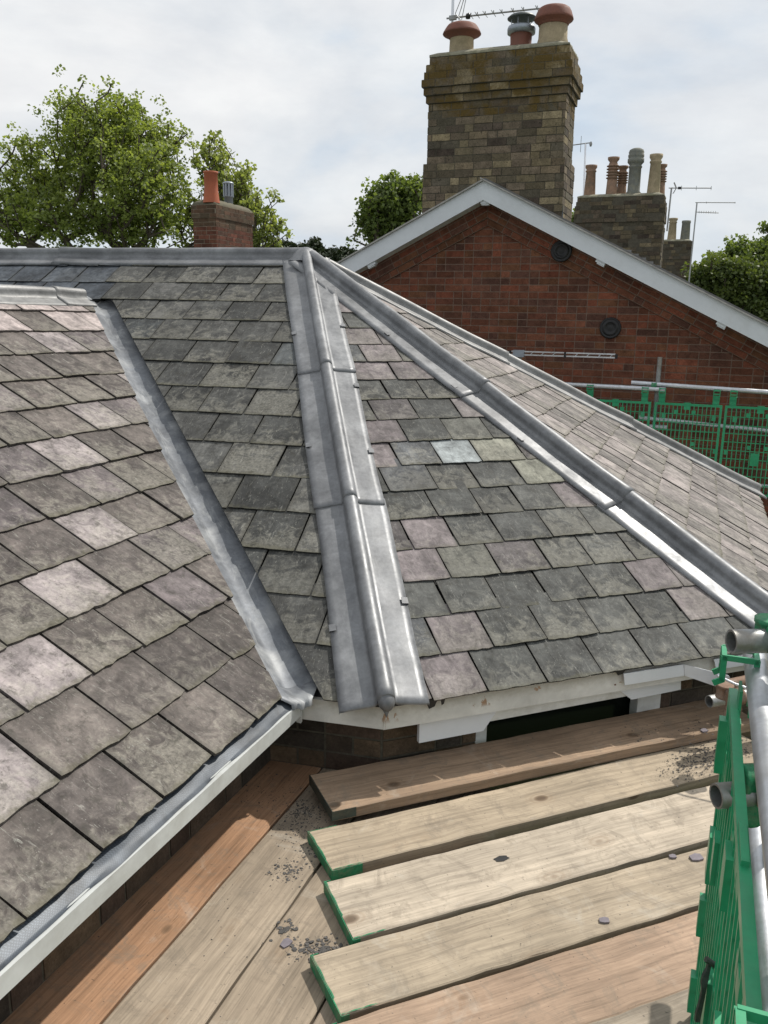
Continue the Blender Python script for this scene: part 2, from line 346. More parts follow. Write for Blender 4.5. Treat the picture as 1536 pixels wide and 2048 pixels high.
TERRA = mat_plain('terracotta', (.18, .07, .048), .75, var=.2, scale=10, bump=.3, dirt=(.16, .08, .06), dirtamt=.5)
BUFF = mat_plain('buff_clay', (.36, .29, .19), .8, var=.2, scale=9, bump=.3, dirt=(.20, .17, .10), dirtamt=.6)
OLDCLAY = mat_plain('weathered_clay', (.27, .17, .115), .85, var=.3, scale=12, bump=.4, dirt=(.12, .11, .085), dirtamt=.6)
GREYCLAY = mat_plain('grey_clay', (.17, .175, .155), .85, var=.3, scale=12, bump=.4, dirt=(.25, .23, .16), dirtamt=.6)
ALU = mat_plain('aluminium', (.62, .63, .65), .3, metal=.9, var=.1, scale=12, bump=.05)
GREYM = mat_plain('grey_zinc', (.30, .33, .37), .45, metal=.6, var=.12, scale=12, bump=.1)
BLACK = mat_plain('black_plastic', (.012, .012, .013), .45, var=.3, scale=12, bump=.1)
RENDER_ = mat_plain('lime_flaunching', (.25, .235, .175), .95, var=.35, scale=9, bump=.6, bd=.01, dirt=(.12, .12, .06), dirtamt=.7)
GLASS = mat_plain('dark_glass', (.008, .010, .008), .15, var=.1, scale=3, bump=.0, spec=.15)
BARK = mat_plain('bark', (.075, .06, .045), .9, var=.4, scale=8, bump=.6, bd=.02)
RSLATE = mat_plain('plain_slate_roof', (.12, .12, .12), .7, var=.35, scale=5, bump=.4, bd=.01)
DARK = mat_plain('underlay', (.03, .03, .03), .9, var=.3)
RUB = mat_plain('crushed_slate', (.085, .08, .075), .85, var=.5, scale=60, bump=.5)
GRASS = mat_plain('grass', (.055, .085, .025), .9, var=.4, scale=.4, bump=.3, bd=.05)

# ------------------------------------------------------------------ geometry constants of the slate roof
ze = .37
P1 = V((.016, 2.784, ze)); P2 = V((1.848, 3.485, ze)); V0 = V((-.326, 2.865, ze)); P3 = V((3.066, 6.801, ze))
E0 = V((-.821, 1.569, ze)); AP = V((-.572, 6.076, 2.117)); V1 = V((-1.961, 5.846, 1.806))
Z = V((0, 0, 1))
def frame(a, b, c):
    u = (b-a).normalized(); n = (b-a).cross(c-a).normalized()
    if n.z < 0: n = -n
    v = n.cross(u).normalized()
    if v.z < 0: v = -v
    return u, v, n
uA, vA, nA = frame(P1, V0, AP); uB, vB, nB = frame(P1, P2, AP); uC, vC, nC = frame(P2, P3, AP); uD, vD, nD = frame(V0, E0, V1)
hA = V((nA.x, nA.y, 0)).normalized(); hB = V((nB.x, nB.y, 0)).normalized(); hC = V((nC.x, nC.y, 0)).normalized(); hD = V((nD.x, nD.y, 0)).normalized()

def clip(poly, hp):
    for a, b, c in hp:
        o = []
        n = len(poly)
        for i in range(n):
            p, q = poly[i], poly[(i+1) % n]; dp = a*p[0]+b*p[1]-c; dq = a*q[0]+b*q[1]-c
            if dp <= 0: o.append(p)
            if (dp < 0 < dq) or (dq < 0 < dp):
                t = dp/(dp-dq); o.append((p[0]+(q[0]-p[0])*t, p[1]+(q[1]-p[1])*t))
        poly = o
        if len(poly) < 3: return []
    return poly
def half(p, q, inside, off=0):   # half-plane of line p-q containing `inside`, pulled in by off
    a, b = (q[1]-p[1]), -(q[0]-p[0]); L = math.hypot(a, b); a /= L; b /= L; c = a*p[0]+b*p[1]
    if a*inside[0]+b*inside[1] > c: a, b, c = -a, -b, -c
    return (a, b, c-off)

def slates(o, u, v, n, hpf, vmax, urange, gauge, width, seed, colf, rag=.006, th=.007, v_start=-.02, jit=.25, g0=.0042):
    r = random.Random(seed); mb = MB(); row = 0; vv = v_start
    while vv < vmax:
        uu = urange[0]-(width*.5 if row % 2 else 0)-r.random()*.03
        hps = hpf(vv)
        k = 0
        while uu < urange[1]:
            wd = width*(1+r.uniform(-jit, jit)*.35)
            L = gauge*1.32
            dv = r.uniform(-.004, .004)*rag/.006; ang = r.uniform(-.006, .006)*rag/.006
            tail = []; m = 9
            for i in range(m+1):
                f = i/m; jv = r.uniform(-1, 1)*rag*.55
                if i in (0, m): jv += r.random()**2*rag*.9
                tail.append((uu+g0+(wd-2*g0)*f+(r.uniform(-1, 1)*rag*.3), vv+dv+jv+ang*(f-.5)*wd*4))
            side = [(uu+wd-g0+r.uniform(-1, 1)*rag*.35, vv+gauge*.35), (uu+wd-g0+r.uniform(-1, 1)*rag*.35, vv+gauge*.75), (uu+wd-g0, vv+L)]
            side2 = [(uu+g0, vv+L), (uu+g0+r.uniform(-1, 1)*rag*.35, vv+gauge*.7), (uu+g0+r.uniform(-1, 1)*rag*.35, vv+gauge*.3)]
            full = tail+side+side2
            pl = clip(full, hps)
            if len(pl) >= 3:
                cen = (uu+wd/2, vv+gauge/2); cut = len(pl) != len(full) or any(abs(a[0]-b[0])+abs(a[1]-b[1]) > 1e-6 for a, b in zip(pl, full))
                tint = colf(cen, r, cut, row)
                lift = r.uniform(-.001, .0025); ht = th+.0055+lift; sl = (th+.0015)/gauge/1.12
                tw = r.uniform(-.004, .004)
                hf = lambda p: ht-sl*(p[1]-vv)+tw*(p[0]-uu)/wd
                ru, rv, rr = r.random()*40, r.random()*40, r.random()*9
                top = [o+u*p[0]+v*p[1]+n*hf(p) for p in pl]; bot = [q-n*th for q in top]
                su = [(p[0]-uu+ru, p[1]-vv+rv, rr) for p in pl]; qu = [((p[0]-uu)/wd, (p[1]-vv)/gauge, rr) for p in pl]
                N_ = len(pl)
                area = sum(pl[i][0]*pl[(i+1) % N_][1]-pl[(i+1) % N_][0]*pl[i][1] for i in range(N_))
                flip = (u.cross(v).dot(n) < 0) != (area < 0)
                def face(ps, s_, q_): mb.face(ps[::-1] if flip else ps, tint, s_[::-1] if flip else s_, q_[::-1] if flip else q_)
                face(top, su, qu)
                et = tuple(x*.38 for x in tint[:3])+(tint[3]*.5,)
                for i in range(N_):
                    j = (i+1) % N_; ps = [top[j], top[i], bot[i], bot[j]]
                    mb.face(ps[::-1] if flip else ps, et, [su[j], su[i], su[i], su[j]], [(.5, .5, 0)]*4)
            uu += wd
        vv += gauge; row += 1
    return mb
def lc(P, o, u, v): d = P-o; return (d.dot(u), d.dot(v))

house = empty('slate_roofed_house', (-2.5, 7.0, -5), 'slate roofed house with new grey lead hips, a chamfered hip end and white painted fascias', 'house')

def mixc(a, b, t): return tuple(a[i]*(1-t)+b[i]*t for i in range(3))
LIL = (.24, .195, .205); GG = (.070, .072, .069); BLU = (.072, .083, .098)
def near(c, pts, du, dv): return any(abs(c[0]-a) < du and abs(c[1]-b) < dv for a, b in pts)
LD = [(.68, .56), (.26, .79), (1.05, .29), (-.14, 1.03), (-1.54, 1.87), (-.86, 1.7), (.75, .9), (-1.2, 2.4), (-.4, 1.5)]
LB = [(.61, 1.58), (.41, .87), (.33, .59), (.33, .3), (.28, .11), (.73, 2.54), (.86, 2.34), (.61, 2.2), (.95, 2.14), (.46, 1.44), (1.28, 1.09), (1.48, .47), (1.51, .34)]
def colA(c, r, cut, row):
    if row >= 11 and c[0] > 2.6: k = r.uniform(.85, 1.25); return tuple(x*k for x in BLU)+(.15,)
    b = mixc(GG, (.135, .135, .128), r.random()**1.6*.9); k = r.uniform(.8, 1.15)
    if r.random() < .05: b = (.09, .098, .10)
    return tuple(x*k for x in b)+(r.uniform(.5, 1.0),)
def colB(c, r, cut, row):
    k = r.uniform(.82, 1.2)
    if near(c, LB, .105, .099): return tuple(x*k*1.08 for x in (.225, .195, .197))+(.6,)
    if near(c, [(.88, 1.43)], .12, .099): return (.36, .395, .40, .1)
    if near(c, [(1.1, 1.44), (1.3, 1.28)], .12, .099): return (.29, .29, .235, .8)
    if cut and r.random() < .3: return tuple(x*k*1.1 for x in (.22, .195, .195))+(r.uniform(.3, .6),)
    x = r.random()
    if x < .05: b = (.125, .112, .112)
    elif x < .12: b = (.145, .146, .128)
    elif x < .18: b = (.12, .126, .132)
    else: b = mixc((.068, .071, .068), (.112, .115, .108), r.random())
    return tuple(q*k for q in b)+(r.uniform(.5, 1.0),)
def colD(c, r, cut, row):
    k = r.uniform(.82, 1.2); x = r.random()
    if row >= 11 and x < .75: return (.42, .36, .345, .3)
    if near(c, LD, .141, .116): return tuple(q*k for q in (.33, .29, .287))+(1.0,)
    if x < .03: return tuple(q*k for q in (.34, .295, .295))+(r.uniform(.6, 1.0),)
    if x < .30: return tuple(q*k for q in (.165, .142, .143))+(.9,)
    b = mixc((.118, .102, .095), (.158, .137, .124), r.random())
    return tuple(q*k for q in b)+(r.uniform(.6, 1.0),)
def colC(c, r, cut, row):
    b = mixc((.155, .143, .132), (.30, .265, .252), r.random()**1.2); return b+(r.uniform(.5, 1.0),)

def dk(f, g, a=1.0):
    def h(*k): t = f(*k); return tuple(x*g for x in t[:3])+(min(1, t[3]*a),)
    return h
colA = dk(colA, .74, 1.1); colB = dk(colB, .68, 1.1); colD = dk(colD, .76, 1.15); colC = dk(colC, .9)
# slope A (between valley and first hip), its lower part stops at the valley, its top runs on behind the near wing
a0 = (0, 0); aV0 = lc(V0, P1, uA, vA); aAP = lc(AP, P1, uA, vA); aV1 = lc(V1, P1, uA, vA)
hipA = half(a0, aAP, (1, .5), .03); valA = half(aV0, aV1, (0.2, .5), .088)
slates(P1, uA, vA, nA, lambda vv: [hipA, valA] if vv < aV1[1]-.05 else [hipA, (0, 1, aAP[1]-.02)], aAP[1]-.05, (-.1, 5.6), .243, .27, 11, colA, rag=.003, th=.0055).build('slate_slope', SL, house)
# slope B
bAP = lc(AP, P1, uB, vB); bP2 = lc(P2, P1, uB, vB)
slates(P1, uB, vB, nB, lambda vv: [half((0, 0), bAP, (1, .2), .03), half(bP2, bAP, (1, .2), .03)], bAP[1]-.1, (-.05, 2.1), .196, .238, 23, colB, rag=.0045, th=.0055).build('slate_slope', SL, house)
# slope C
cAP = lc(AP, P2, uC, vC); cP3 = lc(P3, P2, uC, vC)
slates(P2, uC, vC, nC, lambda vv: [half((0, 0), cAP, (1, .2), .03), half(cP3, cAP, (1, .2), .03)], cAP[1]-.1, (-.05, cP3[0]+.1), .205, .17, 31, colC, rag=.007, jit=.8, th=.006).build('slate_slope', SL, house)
# slope D (near wing)
dV1 = lc(V1, V0, uD, vD)
slates(V0, uD, vD, nD, lambda vv: [half((0, 0), dV1, (2, .5), .074), (0, 1, dV1[1]-.03)], dV1[1]-.05, (-2.2, 4.2), .231, .28, 47, colD, rag=.0065, th=.011, v_start=.004, g0=.0055).build('slate_slope', SL, house)

# hidden slopes, ridges
rdir = uA.copy()                       # ridge of the main range runs along uA
RL = AP+rdir*5.4
q4 = AP+hA*0; back = -hA
d_ap = (AP-P1).dot(-hA)
Bk1 = P3+(-hA)*0
mb = MB()
# rear eaves point: beyond hip 3
P4 = AP+(-hA)*d_ap; P4.z = ze; P4L = P4+rdir*5.4
mb.face([AP, RL, P4L, P4]); mb.face([AP, P4, P3])
for t in (1,): pass
mb.build('rear_slope', RSLATE, house)
Dr = V1.copy(); DrN = V1+uD*4.2
mb = MB(); rr = -vD; hd2 = V((-hD.x, -hD.y, 0)); run = (dV1[1]*cos(math.asin(vD.z)))
o1 = Dr+hd2*1.6; o1.z -= 1.6*tan(math.asin(vD.z)); o2 = DrN+hd2*1.6; o2.z = o1.z
mb.face([Dr-uD*.3, DrN, o2, o1-uD*.3]); mb.build('rear_slope', RSLATE, house)
# sarking under the slates
mb = MB()
def sark(pts, n): mb.prism([p-n*.045 for p in pts], -n*.03)
sark([P1+vA*.0, V0, V1, AP], nA); sark([V1, V1+uA*3.6, RL, AP], nA); sark([P1, P2, AP], nB); sark([P2, P3, AP], nC); sark([V0, V0+uD*4.2, V1+uD*4.2, V1], nD)
mb.build('sarking', DARK, house)

# ------------------------------------------------------------------ lead work
def hip_path(lo, hi, n1, n2, fl, rr, lap, name, seed, mat=LEAD, t0=0.0, t1=1.0, capend=True, w1=None, w2=None, wob=.0008, rollh=.034, fl2=None):
    """lead sheets over a roll: flanges lie on both slopes, sheets lap at the given fractions (from the foot)"""
    h = (hi-lo).normalized(); up = (n1+n2).normalized()
    d1 = n1.cross(h); d1 = d1 if d1.dot(n2) < 0 or True else -d1
    if d1.dot(n2-n1*n1.dot(n2)) > 0: d1 = -d1
    d2 = n2.cross(h)
    if d2.dot(n1-n2*n1.dot(n2)) > 0: d2 = -d2
    s = (d2-d1).normalized(); r = random.Random(seed); mb = MB(); Ltot = (hi-lo).length
    cuts = [t0]+list(lap)+[t1]
    ph = [r.random()*9 for _ in range(8)]
    for k in range(len(cuts)-1):
        a, b = cuts[k], cuts[k+1]+(.012 if k < len(cuts)-2 else 0)
        m = max(8, int((b-a)*Ltot/.035)); rows = []
        for i in range(m+1):
            t = a+(b-a)*i/m; c = lo+(hi-lo)*t; fk = (fl2 or fl)/fl
            lift = .009*max(0, 1-(t-a)*Ltot/.30)+.002
            flw = fl*(1+.03*sin(t*Ltot*3+ph[0]+k))+r.uniform(-.0005, .0005)
            flw2 = fk*fl*(1+.03*sin(t*Ltot*2.7+ph[1]+k*2))+r.uniform(-.0005, .0005)
            pr = []
            for di, nn, fw, sg in ((d1, n1, flw, 0), (d2, n2, flw2, 1)):
                seg = []
                for f in (1.0, 1.0, .8, .6, .42, .30, .235):
                    dd = max(fw*f, .034)
                    hh = .017+lift+wob*sin(t*Ltot*(11+3*f)+ph[2+sg]+f*7)+wob*.7*sin(t*Ltot*23+ph[4+sg]+f*3)
                    seg.append(c+di*dd+nn*hh)
                seg[0] = seg[1]-nn*(.012)
                pr.append(seg)
            cc = c+up*(rollh+lift+.001*sin(t*Ltot*9+ph[6]))
            arc = []
            for j in range(11):
                an = -2.0+4.0*j/10; arc.append(cc+s*sin(an)*rr+up*cos(an)*rr)
            rows.append(pr[0]+arc+pr[1][::-1])
        n = len(rows[0]); vs = [p for rw in rows for p in rw]; fs = []
        # foot skirt
        vs += [p-up*.010-h*.002 for p in rows[0]]; fb = len(rows)*n
        for i in range(len(rows)-1):
            for j in range(n-1): fs.append((i*n+j, i*n+j+1, (i+1)*n+j+1, (i+1)*n+j))
        for j in range(n-1): fs.append((fb+j, fb+j+1, j+1, j))
        if up.dot((vs[1]-vs[0]).cross(vs[n]-vs[0])) < 0 and True: pass
        nrm = (rows[0][n//2+1]-rows[0][n//2]).cross(rows[1][n//2]-rows[0][n//2])
        if nrm.dot(up) < 0: fs = [f[::-1] for f in fs]
        su = []
        for i in range(len(rows)):
            for j in range(n): su.append((i*.035+k*7, j*.03, seed))
        su += [(0, 0, 0)]*n
        mb.raw(vs, fs, smooth=True, suvs=su)
    o = mb.build(name, mat, house)
    return o, d1, d2, s, up, h
def clips(parent, c, di, nn, h, fl):
    for t, w_ in c:
        mb = MB(); p = t+di*(fl-.012)+nn*.030
        mb.cbox(p-nn*.004, h, di, nn, .034, .026, .0016); mb.cbox(p+di*.0135-nn*.010, h, di, nn, .034, .0015, .012); mb.build('lead_clip', LEAD, parent)
hipf, d1, d2, s_, up_, h_ = hip_path(P1-(AP-P1).normalized()*.016, AP, nA, nB, .162, .033, (.295, .60), 'hip_flashing', 3, rollh=.038)
for f in (.1, .42, .72): clips(hipf, [(P1+(AP-P1)*f, 0)], d1, nA, h_, .162)
for f in (.13, .40, .56, .74): clips(hipf, [(P1+(AP-P1)*f, 0)], d2, nB, h_, .162)
# dressed foot of the first hip: welded tip
mb = MB(); tp = P1-(AP-P1).normalized()*.017+up_*.0425
mb.lathe(tp, [(.0315, .012), (.0315, 0), (.030, -.012), (.025, -.024), (.016, -.034), (.006, -.040), (.001, -.041)][::-1], 18, axis=(AP-P1).normalized()+up_*.25)
mb.prism([tp+s_*.022-up_*.01, tp-s_*.022-up_*.01, tp-h_*.030-up_*.05], -up_*.012)
mb.build('hip_tip', LEAD, house)
hipf2, d1, d2, s_, up_, h_ = hip_path(P2-(AP-P2).normalized()*.03, AP+(P2-AP).normalized()*.05, nB, nC, .17, .038, (.27, .545), 'hip_flashing', 5, rollh=.041, fl2=.085)
for f in (.42, .56, .72): clips(hipf2, [(P2+(AP-P2)*f, 0)], d1, nB, h_, .15)
n4 = frame(P3, P4, AP)[2]
hip_path(P3, AP+(P3-AP).normalized()*.12, nC, n4, .15, .033, (.33, .62), 'hip_flashing', 8, LEADD)
nRear = frame(AP, RL, P4)[2]
hip_path(RL, AP, nA, nRear, .135, .034, (.5, .645), 'ridge_flashing', 12)
# apex saddle: a dressed cap over the meeting of ridge and hips
mb = MB(); mb.lathe(AP+Z*.012, [(.13, -.035), (.10, .0), (.066, .034), (.038, .052), (.012, .060), (.001, .061)], 26)
mb.build('apex_saddle', LEAD, house)
# ridge of the near wing
nDr = V((-nD.x, -nD.y, nD.z))
hip_path(V1+uD*4.1, V1+uD*.14+Z*0, nD, nDr, .12, .032, (.3, .6, .93), 'ridge_flashing', 15, LEADD)
# valley
def valley():
    mb = MB(); lo = V0+(V1-V0).normalized()*.04; hi = V1+(V1-V0).normalized()*.02; h = (hi-lo).normalized(); L = (hi-lo).length
    dA = nA.cross(h); dA = dA if dA.dot(-uA) > 0 else -dA
    dD = nD.cross(h); dD = dD if dD.dot(uD) > 0 else -dD
    m = 90; rows = []; r = random.Random(5); cuts = [.34, .62, .93]
    for i in range(m+1):
        t = i/m; c = lo+h*L*t; fl = 0
        step = .006*max([max(0, 1-abs((t-q)*L)/.15) if t > q else 0 for q in cuts])
        wv = lambda k: .0016*sin(t*L*17+k*2.1)+.001*sin(t*L*41+k*5)+r.uniform(-.0006, .0006)
        row = [c+dD*.16-nD*.006, c+dD*.12-nD*.003, c+dD*.080+nD*(.001+step*.7+wv(2)), c+dD*.05+nD*(-.006+step+wv(3)), c+dD*.022+nD*(-.014+step), c-(nA+nD)*.011+(nA+nD)*step*.5,
               c+dA*.026+nA*(-.027+step+wv(4)), c+dA*.055+nA*(-.032+step+wv(5)), c+dA*.09+nA*(-.034+step+wv(6)), c+dA*.125+nA*(-.036+step)]
        rows.append(row)
    n = len(rows[0]); vs = [p for rw in rows for p in rw]; fs = [(i*n+j, i*n+j+1, (i+1)*n+j+1, (i+1)*n+j) for i in range(m) for j in range(n-1)]
    if (vs[1]-vs[0]).cross(vs[n]-vs[0]).z < 0: fs = [f[::-1] for f in fs]
    su = [(i*.05, j*.03, 3) for i in range(m+1) for j in range(n)]
    mb.raw(vs, fs, smooth=True, suvs=su)
    # apron spilling over the corner of the fascias
    e0, e1 = V0+uD*.11+nD*.018, V0-uA*.09+nA*.006
    g = []
    for i in range(15):
        f = i/14; top = rows[0][min(9, int(f*9))].lerp(rows[0][min(9, int(f*9)+1)], f*9-int(f*9))
        low = (V0+uD*.075+hD*.035).lerp(V0-uA*.085+hA*.02, f) + (hD+hA)*(.004*sin(f*pi)+.003*sin(f*17))+Z*(-.010+.003*sin(f*9))
        mid = top.lerp(low, .55)+Z*(-.002)
        g.append([top, mid, low, low-Z*.02+(hD+hA)*.002])
    vs = [p for rw in g for p in rw]; fs = [(i*4+j, i*4+j+1, (i+1)*4+j+1, (i+1)*4+j) for i in range(14) for j in range(3)]
    if (vs[1]-vs[0]).cross(vs[4]-vs[0]).z < 0: fs = [f[::-1] for f in fs]
    mb.raw(vs, fs, smooth=True, suvs=[(p.x*1.3, p.y*1.3, 1) for p in vs])
    return mb.build('valley_flashing', LEADV, house)
valley()

# ------------------------------------------------------------------ fascias, membrane, walls, window
def fascia(p, q, hout, off, zt, zb, mat, name='fascia_board', th=.022, n=24):
    mb = MB(); p = V((p.x, p.y, 0))+hout*off; q = V((q.x, q.y, 0))+hout*off; L = (q-p).length
    fr = []
    for i in range(n+1):
        f = i/n; c = p.lerp(q, f); fr.append((c, L*f))
    for i in range(n):
        (a, la), (b, lb) = fr[i], fr[i+1]
        pts = [a+Z*zb, b+Z*zb, b+Z*zt, a+Z*zt]
        if (pts[1]-pts[0]).cross(pts[3]-pts[0]).dot(hout) < 0: mb.face(pts[::-1], suv=[(la, 1, 0), (lb, 1, 0), (lb, 0, 0), (la, 0, 0)])
        else: mb.face(pts, suv=[(la, 0, 0), (lb, 0, 0), (lb, 1, 0), (la, 1, 0)])
    a, b = p, q; k = -hout*th
    for pts, vv in (([a+Z*zt, b+Z*zt, b+Z*zt+k, a+Z*zt+k], 1), ([a+Z*zb, a+Z*zb+k, b+Z*zb+k, b+Z*zb], 0), ([a+Z*zb, a+Z*zt, a+Z*zt+k, a+Z*zb+k], .5), ([b+Z*zb, b+Z*zb+k, b+Z*zt+k, b+Z*zt], .5), ([a+Z*zb+k, a+Z*zt+k, b+Z*zt+k, b+Z*zb+k], .5)):
        mb.face(pts, suv=[(p_.x, vv, 0) for p_ in pts])
    return mb.build(name, mat, house)
ZF, ZB = .348, .262
fascia(P1, V0, hA, -.012, ZF, ZB, PAINT)
fascia(P1-hB*.012, P2-hB*.012, hB, 0, ZF, ZB, PAINT, n=40)
fascia(P2, P3, hC, -.012, ZF, ZB, PAINT)
fascia(V0, V0+uD*4.2, hD, .040, .342, .288, GUTW)
# return of the near wing's fascia at the corner
mb = MB(); mb.prism([V0+hD*.040+Z*(.342-ze), V0+hD*.040+Z*(ZB-ze), V0-uA*.02+hA*.0-Z*(ze-ZB), V0-uA*.02-Z*(ze-ZF)], (hA)*.016); mb.build('fascia_board', GUTW, house)
# woven membrane between the slate tails and the fascia
mb = MB(); rows = []
for i in range(130):
    t = i/129*3.4; wv_ = .010*sin(t*8.3)+.007*sin(t*19+1)+.005*sin(t*31)
    c = V0+uD*(t-.02)
    rows.append([c-hD*.04-Z*.004, c+hD*.004+Z*(-.012), c+hD*(.013)+Z*(-.022+wv_*.4), c+hD*(.021)+Z*(-.025+wv_*.3), c+hD*(.028+wv_*.15)+Z*(-.026+wv_*.1), c+hD*(.031+wv_*.3)+Z*(-.0265)])
n = 6; vs = [p for rw in rows for p in rw]; fs = [(i*n+j, i*n+j+1, (i+1)*n+j+1, (i+1)*n+j) for i in range(129) for j in range(n-1)]
if (vs[1]-vs[0]).cross(vs[n]-vs[0]).z < 0: fs = [f[::-1] for f in fs]
mb.raw(vs, fs, smooth=True, suvs=[((i//n)*3.4/129, (i % n)*.016, 0) for i in range(len(vs))]); mb.build('eaves_membrane', FELT, house)
# dangling scrap of underlay below the slate tails of slope B
for u0, wd, dp in ((.155, .05, .035), (.215, .02, .028), (.98, .05, .02)):
    mb = MB()
    c = P1+uB*u0+hB*.006-Z*.008
    mb.prism([c, c+uB*wd, c+uB*(wd*.75)-Z*dp*.8, c+uB*wd*.3-Z*dp], hB*.002); mb.build('underlay_scrap', BLACK, house)

def brick_quad(mb, o, u, v, n, hp, w_, h_, seed, palette, L=.225, c=.075, gap=.010, proud=.004, stretch_header=True, jitter=.0):
    r = random.Random(seed); row = 0; y = 0
    while y < h_:
        x = -L*(.5 if row % 2 else 0)-.0; k = row
        while x < w_:
            bl = L if (not stretch_header or (k % 2 == 0)) else L*.5
            if r.random() < .06: bl = L*.5
            pl = clip([(x+gap/2, y+gap/2), (x+bl-gap/2, y+gap/2), (x+bl-gap/2, y+c-gap/2), (x+gap/2, y+c-gap/2)], [(-1, 0, 0), (1, 0, w_), (0, 1, h_), (0, -1, 0)]+hp)
            if len(pl) >= 3:
                t = palette(r, x, y); pd = proud+r.uniform(-1, 1)*jitter
                top = [o+u*p[0]+v*p[1]+n*pd for p in pl]; bot = [q-n*(pd+.006) for q in top]; N_ = len(pl)
                fl = (top[1]-top[0]).cross(top[-1]-top[0]).dot(n) < 0
                mb.face(top[::-1] if fl else top, t)
                for i in range(N_):
                    j = (i+1) % N_; ps = [top[j], top[i], bot[i], bot[j]]; mb.face(ps[::-1] if fl else ps, t)
            x += bl; k += 1
        y += c; row += 1
def pal_dark(r, x, y):
    b = r.choice([(.085, .06, .045), (.10, .075, .055), (.06, .05, .04), (.12, .085, .055)]); k = r.uniform(.8, 1.25); return tuple(q*k for q in b)+(1,)
def wall(p, q, hout, off, zt, zb, seed, hp=[], zbrick=-.6, name='wall'):
    p = V((p.x, p.y, 0))-hout*off; q = V((q.x, q.y, 0))-hout*off; mb = MB(); u = (q-p).normalized(); L = (q-p).length
    mb.prism([p+Z*zb, q+Z*zb, q+Z*zt, p+Z*zt], -hout*.2, mat=1)
    brick_quad(mb, p+Z*zbrick, u, Z, hout, hp, L, zt-zbrick, seed, pal_dark)
    return mb.build(name, [DBRICK, DMORTAR], house)
OV = .135
cAw = P1-hA*OV; # wall corner points at the meeting of walls A/B
def meet(pa, ua, pb, ub):
    m = Matrix(((ua.x, -ub.x), (ua.y, -ub.y))); s = m.inverted() @ V((pb.x-pa.x, pb.y-pa.y)); q = pa+ua*s[0]; return V((q.x, q.y, 0))
WAB = meet(P1-hA*OV, uA, P1-hB*OV, uB); WAD = meet(P1-hA*OV, uA, V0-hD*.16, uD); WBC = meet(P1-hB*OV, uB, P2-hC*OV, uC)
wall(WAB, WAD, hA, 0, .30, -5, 3)
# wall B with a window opening
wu = uB; wlo, whi = .40, 1.29
mbB = MB(); LB = (WBC-WAB).length
def pB(a, z, o=0): return WAB+wu*a+Z*z+hB*o
mbB.prism([pB(0, -5), pB(wlo, -5), pB(wlo, .30), pB(0, .30)], -hB*.2, mat=1)
mbB.prism([pB(whi, -5), pB(LB, -5), pB(LB, .30), pB(whi, .30)], -hB*.2, mat=1)
mbB.prism([pB(wlo, -5), pB(whi, -5), pB(whi, -.06), pB(wlo, -.06)], -hB*.2, mat=1)
brick_quad(mbB, pB(0, -.6), wu, Z, hB, [(1, 0, wlo)], LB, .9, 5, pal_dark); brick_quad(mbB, pB(0, -.6), wu, Z, hB, [(-1, 0, -whi)], LB, .9, 6, pal_dark)
mbB.build('wall', [DBRICK, DMORTAR], house)
wall(WBC, V((P3.x, P3.y, 0))-hC*OV, hC, 0, .30, -5, 7)
wall(WAD, WAD+uD*4.2, hD, 0, .34, -5, 8)
mb = MB()   # far walls of the house
e1 = P3-hC*OV; e2 = P4+hA*.15; e3 = P4L+hA*.15
for a, b in ((e1, e2), (e2, e3)):
    a = V((a.x, a.y, 0)); b = V((b.x, b.y, 0)); mb.prism([a-Z*5, b-Z*5, b+Z*.3, a+Z*.3], V((0, 0, 0))+(b-a).cross(Z).normalized()*-.2)
mb.build('wall', BRICK, house)
# soffit under the eaves
mb = MB(); mb.prism([WAB+Z*.285, WBC+Z*.285, V((P2.x, P2.y, .285))-hB*.035, V((P1.x, P1.y, .285))-hB*.035], Z*.01)
mb.prism([WAB+Z*.286, WAD+Z*.286, V((V0.x, V0.y, .286))-hA*.035, V((P1.x, P1.y, .286))-hA*.035], Z*.01); mb.build('soffit_board', WOODW, house)
# frieze boards over the window, cut away to a shallow strip in the middle
mb = MB(); fo = -.04
def pF(a, z, o=fo): return V((P1.x, P1.y, 0))+uB*a+Z*z+hB*o
mb.prism([pF(.155, .262), pF(.49, .262), pF(.425, .172), pF(.155, .168)], -hB*.02)
mb.build('frieze_board', UPVC, house); mb = MB()
mb.prism([pF(1.03, .262), pF(1.355, .262), pF(1.36, .206), pF(1.11, .198)], -hB*.02)
mb.build('frieze_board', UPVC, house)
mb = MB(); mb.prism([pF(.43, .262, -.045), pF(1.09, .262, -.045), pF(1.09, .215, -.045), pF(.43, .205, -.045)], -hB*.03); mb.build('frieze_board', WOODW, house)
win = MB()
for a, b, z0, z1, dp in ((wlo, wlo+.05, -.05, .285, .03), (1.17, whi, -.05, .285, .02), (wlo, 1.18, .185, .27, .03)):
    win.box(pB(a, z0, -.02-dp), wu*(b-a), Z*(z1-z0), hB*.05)
for a in (1.185, 1.205, 1.225, 1.25): win.box(pB(a, -.05, -.0), wu*.006, Z*.33, hB*.006)
wf = win.build('window_frame', WOODW, house)
mb = MB(); mb.box(pB(wlo+.05, -.05, -.075), wu*(.78), Z*.24, hB*.006); mb.build('pane', GLASS, wf)
